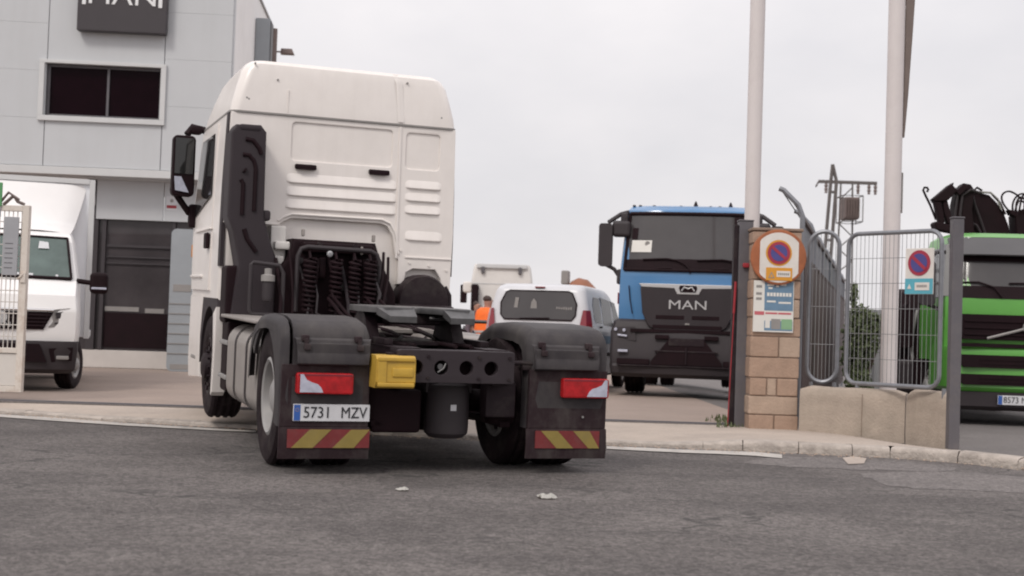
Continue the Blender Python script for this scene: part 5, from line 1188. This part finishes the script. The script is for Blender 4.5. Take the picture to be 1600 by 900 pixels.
m = MB(); B = lambda a, b, c_, d, y=-.006: m.bb(a * W_, b * W_, y, -.003, c_ * H_, d * H_)
m.bb(0, W_, -.004, .012, 0, H_, .003); m.m = 1; B(.27, 1 - .02, .42, .99); B(.28, .98, .03, .22, -.0055); m.m = 2
B(.03, .27, .33, .40); B(.30, .60, .35, .385); B(.62, .94, .35, .385, -.0065); m.m = 4; B(.45, .68, .06, .26, -.0065); m.m = 3; B(.70, .97, .06, .26, -.0075); m.m = 0; B(.30, .42, .08, .25, -.0065)
for k in range(8): B(.33 + k * .078, .39 + k * .078, .70, .77, -.0075)
for a, b, c_ in ((.33, .55, .58), (.62, .93, .56), (.33, .5, .90), (.55, .62, .88), (.66, .8, .91), (.36, .46, .84)): B(a, b, c_, c_ + .035, -.0075)
m.m = 4
for c_ in (.62, .72, .86): B(.06, .2, c_, c_ + .05)
m.build('print', ['paper', 'post_b', 'post_r', 'post_g', 'grey'], po)

# white flag poles
def flagpole(px, py, Y, r, label, band):
    p = at(px, py, Y); root = thing('flagpole', (p.x, Y, yard_z(p.x, Y) - .02), 0, label, 'pole', 'white flag poles')
    m = MB(); m.lathe([(.001, 0), (r, 0), (r * 1.0, 5), (r * .96, 9.2), (.001, 9.22)], 'Z', 24); m.build('shaft', 'pole', root)
    m = MB(); m.lathe([(r, 0), (r + .10, 0), (r + .10, .03), (r, .03)], 'Z', 24); m.build('base_plate', 'galv', root); return root
flagpole(1175, 345, 15.25, .086, 'white flag pole rising behind the dark gate post and sandstone pillar', 0)
fp = flagpole(1390, 500, 15.9, .098, 'white flag pole with a furled brown banner, standing behind the mesh panel', 1)
bn0, bn1 = at(1412, 215, 15.9), at(1424, 0, 15.9)
bnr = thing('banner', (fp.location.x + .098, 15.9, bn0.z), 0, 'narrow furled brown banner hanging along the white flag pole', 'banner')
m = MB(); hb = bn1.z - bn0.z
m.loft([[(x, y, z) for x, y in rr(.0 + .002, .0 + w_, -.03, .03, .012 if w_ > .04 else .004, 3)] for z, w_ in ((0, .02), (.5, .055), (1.2, .09), (hb, .11), (hb + 2.4, .13))]); m.build('cloth', 'banner', bnr)
m = MB(); m.tube([(.012, 0, -.9), (.012, 0, -.42)], .012, 6); m.box((0, 0, hb - .1), (.06, .05, .05), .01); m.build('banner_clip', 'grey', bnr)

# low concrete blocks, right gate post
def block(p, q, h, label, thick=.22, bow=.0):
    p = Vector(p); q = Vector(q); d = q - p; L_ = d.length; yaw = math.degrees(math.atan2(d.y, d.x)); z0 = min(p.z, q.z) - .06
    root = thing('concrete_block', (p.x, p.y, z0), yaw, label, 'barrier', 'low concrete blocks under the mesh panels'); h += .05
    m = MB(); n = 10; rings = []
    for k in range(n + 1):
        t = k / n; e = min(t, 1 - t) * L_; s_ = 1 if e > .06 else .90 + .1 * e / .06; hh = h * (1 - (1 - s_) * .6) + mnoise.noise(Vector((t * 4 + p.x, 0, 0))) * .012
        o_ = mnoise.noise(Vector((t * 5, 3 + p.x, 1))) * .012
        rings.append([(t * L_, y, z) for y, z in ((o_, 0), (o_ - .006, hh * .3), (o_, hh * .8), (o_ + .015, hh * .95), (o_ + .045, hh), (thick - .03, hh), (thick, hh * .95), (thick, 0))])
    m.loft(rings); m.build('block_body', 'conc', root, ang=50)
    m = MB()
    if L_ > 1: m.bb(L_ * .60, L_ * .602, -.012, .0, .05, h * .9); m.build('joint', 'mortar', root)
    return root
def onpav(px, py, Y): p = at(px, py, Y); return p
k0, k1, k2 = at(1248, 674, 14.5), at(1413, 683, 14.05), at(1478, 695, 13.5)
block(k0, k1, .50, 'long weathered concrete block at the foot of the mesh panel, touching the sandstone pillar')
block((k1.x + .012, k1.y - .01, k1.z), k2, .54, 'short weathered concrete block next to the right grey post', .12)
rpst = post('gate_post', 1490, 600, 13.2, .054, at(1490, 697, 13.2).z - .03, at(1493, 342, 13.2).z, 'post', 'plain grey square post at the right end of the concrete blocks')

# tubular mesh panels above the blocks
def panel(pa, pb, r, label, nbar, nh, legs):
    pa, pb = Vector(pa), Vector(pb); hgt = pb.z - pa.z; d = Vector((pb.x - pa.x, pb.y - pa.y, 0)); L_ = d.length
    root = thing('mesh_panel', pa, math.degrees(math.atan2(d.y, d.x)), label, 'fence panel')
    m = MB(); m.tube([(x, 0, z) for x, z in rr(0, L_, 0, hgt, r, 6)], .024, 8, closed=True); m.build('tube_frame', 'galv', root)
    m = MB()
    for k in range(1, nbar):
        x = L_ * k / nbar; e = max(0, r - min(x, L_ - x)); ins = r - math.sqrt(max(0, r * r - e * e)); m.cyl((x, 0, ins), (x, 0, hgt - ins), .0030, seg=5)
    for k in range(1, nh): m.cyl((0, .007, hgt * k / nh), (L_, .007, hgt * k / nh), .0034, seg=5)
    m.build('wire_mesh', 'wire', root)
    for x in legs:
        m = MB(); m.cyl((x, .0, -.22), (x, 0, .0), .022, seg=8); m.build('leg', 'galv', root)
    return root
a0 = at(1321, 598, 14.5); a1 = at(1472, 372, 13.62)
pn = panel((a0.x, 14.5, a0.z), (a1.x, 13.62, at(1322, 366, 14.5).z), .13, 'wide galvanised mesh panel with rounded corners carrying a rectangular sign', 22, 6, (.15, 1.2))
b0 = at(1260, 596, 14.88)
panel((b0.x, 14.88, b0.z), (at(1309, 500, 14.8).x, 14.8, at(1285, 362, 14.88).z), .16, 'narrow galvanised mesh panel with an arched top beside the sandstone pillar', 8, 4, (.05, .3))
s0 = at(1436, 424, 13.72)
ps = thing('parking_sign', (s0.x, 13.70, s0.z), math.degrees(math.atan2(13.62 - 14.5, a1.x - a0.x)), 'rectangular no parking sign with a turquoise lower band, fixed to the mesh panel', 'sign')
m = MB(); m.bb(-.165, .165, -.008, .006, -.235, .235, .004); m.build('sign_plate', 'sgn_w', ps)
a = circ_sign(ps, .13, -.0085); a.location.z = .085
m = MB(); m.bb(-.163, .163, -.012, -.0082, -.232, -.075); m.m = 1; m.bb(-.045, .125, -.0145, -.0118, -.195, -.115); m.m = 2
for k in range(6): m.bb(-.02 + k * .02, -.005 + k * .02, -.016, -.0143, -.165, -.14)
m.m = 1; m.prism([(-.135, -.18), (-.085, -.18), (-.11, -.13)], 'xz', -.0118, -.0145)
m.build('lower_band', ['sgn_c', 'sgn_w', 'grey'], ps)

# ------------------------------------------------------------------ tall bar fence running back from the street
fa = at(1252, 420, 15.35); A_ = Vector((fa.x, 15.35, YZ)); fb = at(1318, 470, 31); B_ = Vector((fb.x, 31, YZ)); d_ = B_ - A_; LF = Vector((d_.x, d_.y, 0)).length
fyaw = math.degrees(math.atan2(d_.y, d_.x))
bf = thing('bar_fence', A_ + Vector((0, 0, -.03)), fyaw, 'tall brown bar fence with cranked post tops running back from the street beside the hedge', 'fence')
nP = 7
for k in range(nP):
    m = MB(); x = LF * k / (nP - 1); m.tube([(x, 0, 0), (x, 0, 2.42), (x, .05, 2.55), (x, .22, 2.72), (x, .27, 2.74)], .03, 8); m.build('fence_post', 'galv', bf)
for z in (.25, 1.98, 2.40):
    m = MB(); m.bb(0, LF, -.02, .02, z - .02, z + .02); m.build('rail', 'brown', bf)
m = MB(); m.tube([(0, .16, 2.66), (LF, .16, 2.66)], .008, 5); m.tube([(0, .26, 2.745), (LF, .26, 2.745)], .008, 5); m.build('top_wire', 'galv', bf)
m = MB(); x = .06
while x < LF: m.bb(x, x + .06, -.035, -.022, .12, 1.96 + .04 * math.sin(x * 9)); x += .075
m.build('fence_slats', 'brown', bf)
m = MB(); x = .1
while x < LF: m.cyl((x, .022, 1.9), (x, .022, 2.45), .008, seg=5); x += .12
m.build('fence_bars', 'galv', bf)

# hedge behind the panel
def leaf_cloud(m, clumps, n, s0, s1):
    for _ in range(n):
        c, r = random.choices(clumps, weights=[q[1][0] * q[1][2] for q in clumps])[0]
        while True:
            u = Vector((random.uniform(-1, 1), random.uniform(-1, 1), random.uniform(-1, 1)))
            if .25 < u.length < 1: break
        u *= .75 + .35 * mnoise.noise(Vector((u.x * 2.5 + c[0], u.y * 2.5, u.z * 2.5)))
        p = Vector((c[0] + u.x * r[0], c[1] + u.y * r[1], c[2] + u.z * r[2]))
        if p.z < .02: continue
        nrm = Vector((random.gauss(0, 1), random.gauss(-.3, 1), random.gauss(.5, 1))).normalized(); t = nrm.orthogonal().normalized(); t.rotate(Matrix.Rotation(random.uniform(0, 6.28), 3, nrm)); b = nrm.cross(t); s_ = random.uniform(s0, s1)
        m.m = 0 if random.random() < .62 else 1
        m.f([m.v(p - t * s_), m.v(p + b * s_ * .45 + nrm * s_ * .15), m.v(p + t * s_), m.v(p - b * s_ * .45 + nrm * s_ * .15)])
hg = at(1350, 520, 17.6)
hd = thing('hedge_bush', (hg.x, 17.6, yard_z(hg.x, 0) - .02), 0, 'dark green overgrown bush behind the mesh panel, left of the white flag pole', 'bush')
m = MB(); leaf_cloud(m, [((-.06, 0, .45), (.24, .4, .55)), ((-.06, .1, .95), (.22, .4, .5)), ((-.04, 0, 1.32), (.27, .35, .36)), ((.14, 0, 1.34), (.22, .25, .20)), ((-.02, 0, 1.1), (.28, .35, .3)), ((-.14, 0, 1.72), (.06, .1, .24)), ((.08, 0, .28), (.22, .3, .26))], 9000, .024, .046); m.build('foliage', ['leaf', 'leaf2'], hd, flat=True)
m = MB()
for k in range(6):
    x = random.uniform(-.1, .1); m.tube([(x, random.uniform(-.2, .2), 0), (x + random.uniform(-.05, .05), 0, .7), (x + random.uniform(-.15, .2), .05, 1.15)], [.03, .022, .010], 6)
m.build('branch', 'bark', hd)

# corrugated sheet fence and the dark vehicle behind the second pole
c0, c1_ = at(1346, 500, 25), at(1425, 500, 25)
cs = thing('sheet_fence', (c0.x, 25, yard_z(c0.x, 0) - .02), 0, 'low pale grey corrugated sheet fence seen through the mesh panel beyond the bush', 'fence')
m = MB(); n = 80; LL = 1.9; pts = [(LL * k / n, .025 * math.sin(k * 1.2), 0) for k in range(n + 1)]
m.loft([[(x, y, z) for x, y, _ in pts] + [(x, y + .02, z) for x, y, _ in pts[::-1]] for z in (0, 1.82)]); m.build('sheet', 'shed', cs)
m = MB(); m.bb(0, LL, .03, .07, 1.6, 1.66); m.bb(0, LL, .03, .07, .3, .36); m.build('rail', 'galv', cs)
kk = at(1418, 560, 22.6)
dv = thing('dark_lorry', (kk.x, 22.6, yard_z(kk.x, 0)), -9, 'dark lorry with a big mirror, between the flag pole and the green truck', 'truck')
m = MB(); m.loft([[(x, y, z) for x, y in rr(-.10, .9, .0 + d, 2.2, .1, 4)] for z, d in ((.62, 0), (1.2, 0), (1.55, .06), (2.05, .32), (2.12, .5))]); m.build('cab', 'black', dv)
m = MB(); m.prism(rr(-.24, .06, 1.12, 1.80, .05), 'xz', -.15, .02, bev=.03); m.tube([(-.02, .1, 1.85), (-.1, -.05, 1.78)], .03); m.build('mirror', 'black', dv)
m = MB(); m.tube([(.14, -.02, 1.75), (.08, -.03, 1.45), (.05, -.05, 1.1), (.10, -.05, .8)], .028, 8); m.build('pillar_trim', 'silver', dv)
m = MB(); m.bb(-.15, .30, -.08, .3, .35, .92, .08, 3); m.build('bumper', 'fairing', dv)
wheel(dv, .02, .55, .42, .3, -1, 'steel', dish=.0)
wheel(dv, .8, .55, .42, .3, 1, 'steel', dish=.0)

# ------------------------------------------------------------------ power line poles far behind
e0 = at(1323, 285, 60)
ep = thing('power_pole', (e0.x, 60, -.2), 0, 'lattice power pole with a crossarm and a caged brown transformer', 'pole')
HT = e0.z + .2
for s_ in (-1, 1):
    m = MB(); m.tube([(s_ * .42, 0, 0), (s_ * .26, 0, HT)], .042, 6); m.build('pole_leg', 'lattice', ep)
m = MB(); k = 0; z = 0
while z < HT - .6:
    w0 = .42 - .16 * z / HT; w1 = .42 - .16 * (z + .55) / HT; s_ = 1 if k % 2 else -1
    m.cyl((s_ * w0, 0, z), (-s_ * w1, 0, z + .55), .028, seg=5); z += .55; k += 1
m.build('lattice_brace', 'lattice', ep)
m = MB(); xl, xr = at(1279, 283, 60).x - e0.x, at(1370, 286, 60).x - e0.x
m.bb(xl, xr, -.06, .06, HT - .07, HT + .07); m.tube([(xl, 0, HT), (xl - .12, 0, HT - .25)], .04, 6); m.build('crossarm', 'lattice', ep)
for px in (1291, 1341, 1358, 1368):
    x = at(px, 285, 60).x - e0.x; m = MB(); m.lathe([(.001, -.05), (.05, -.08), (.09, -.2), (.05, -.24), (.09, -.36), (.05, -.4), (.07, -.5), (.001, -.52)], 'Z', 10, (x, 0, HT)); m.build('insulator', 'trafo', ep)
t0, t1 = at(1309, 348, 59.6), at(1341, 309, 59.6)
m = MB(); xa, xb = t0.x - e0.x, t1.x - e0.x; za, zb = t0.z + .2, t1.z + .2
m.bb(xa + .12, xb - .1, -1.1, -.2, za + .12, zb - .05, .06)
for k in range(6): x = xa + .14 + (xb - xa - .3) * k / 5; m.bb(x, x + .035, -1.2, -1.1, za + .2, zb - .15)
tr = m.build('transformer', 'trafo', ep)
m = MB()
for x in (xa, xb):
    for y in (-1.25, -.1): m.cyl((x, y, za), (x, y, zb), .025, seg=5)
for z in (za, zb):
    m.tube([(xa, -1.25, z), (xb, -1.25, z), (xb, -.1, z), (xa, -.1, z)], .025, 5, closed=True)
m.build('cage', 'lattice', tr)
g0 = at(1296, 400, 46)
sp2 = thing('steel_pole', (g0.x, 46, -.1), 0, 'leaning double steel pole joined at its tip, left of the transformer', 'pole')
def rel(px, py): p = at(px, py, 46); return (p.x - g0.x, 0, p.z + .1)
for a, b, c_ in ((rel(1301, 257), rel(1298, 285), rel(1282, 470)), (rel(1301, 257), rel(1307, 283), rel(1293, 470))):
    m = MB(); dn = Vector(c_) - Vector(b); ft_ = Vector(b) + dn * (b[2] / max(.01, b[2] - c_[2])); m.tube([a, b, ft_], .06, 8); m.build('pole_leg', 'lattice', sp2)
m = MB(); p = rel(1298, 300); m.cyl(rel(1297, 300), rel(1306, 300), .05, seg=6); m.cyl(rel(1291, 375), rel(1300, 375), .05, seg=6); m.build('cross_tie', 'lattice', sp2)

# ------------------------------------------------------------------ litter on the road
for px, py, s_, lb in ((628, 765, .036, 'small crumpled white paper scrap on the asphalt behind the truck'), (855, 777, .055, 'larger crumpled pale paper lying on the asphalt below the right mudguard')):
    p = gr(px, py, .006); m = MB(); n = 6
    G = [[m.v((p.x + (i - n / 2) * s_ * .38 + random.uniform(-.3, .3) * s_ * .3, p.y + (j - n / 2) * s_ * .5 + random.uniform(-.3, .3) * s_ * .3, p.z + random.uniform(.0, .5) * s_ * (1 if 0 < i < n and 0 < j < n else .25))) for j in range(n + 1)] for i in range(n + 1)]
    for i in range(n):
        for j in range(n):
            if (i in (0, n - 1) and j in (0, n - 1)): continue
            m.f([G[i][j], G[i + 1][j], G[i + 1][j + 1], G[i][j + 1]])
    bmesh.ops.solidify(m.bm, geom=list(m.bm.faces), thickness=.002)
    tag(m.build('paper_scrap', 'paper', flat=True), lb, 'litter', 'paper scraps on the road')
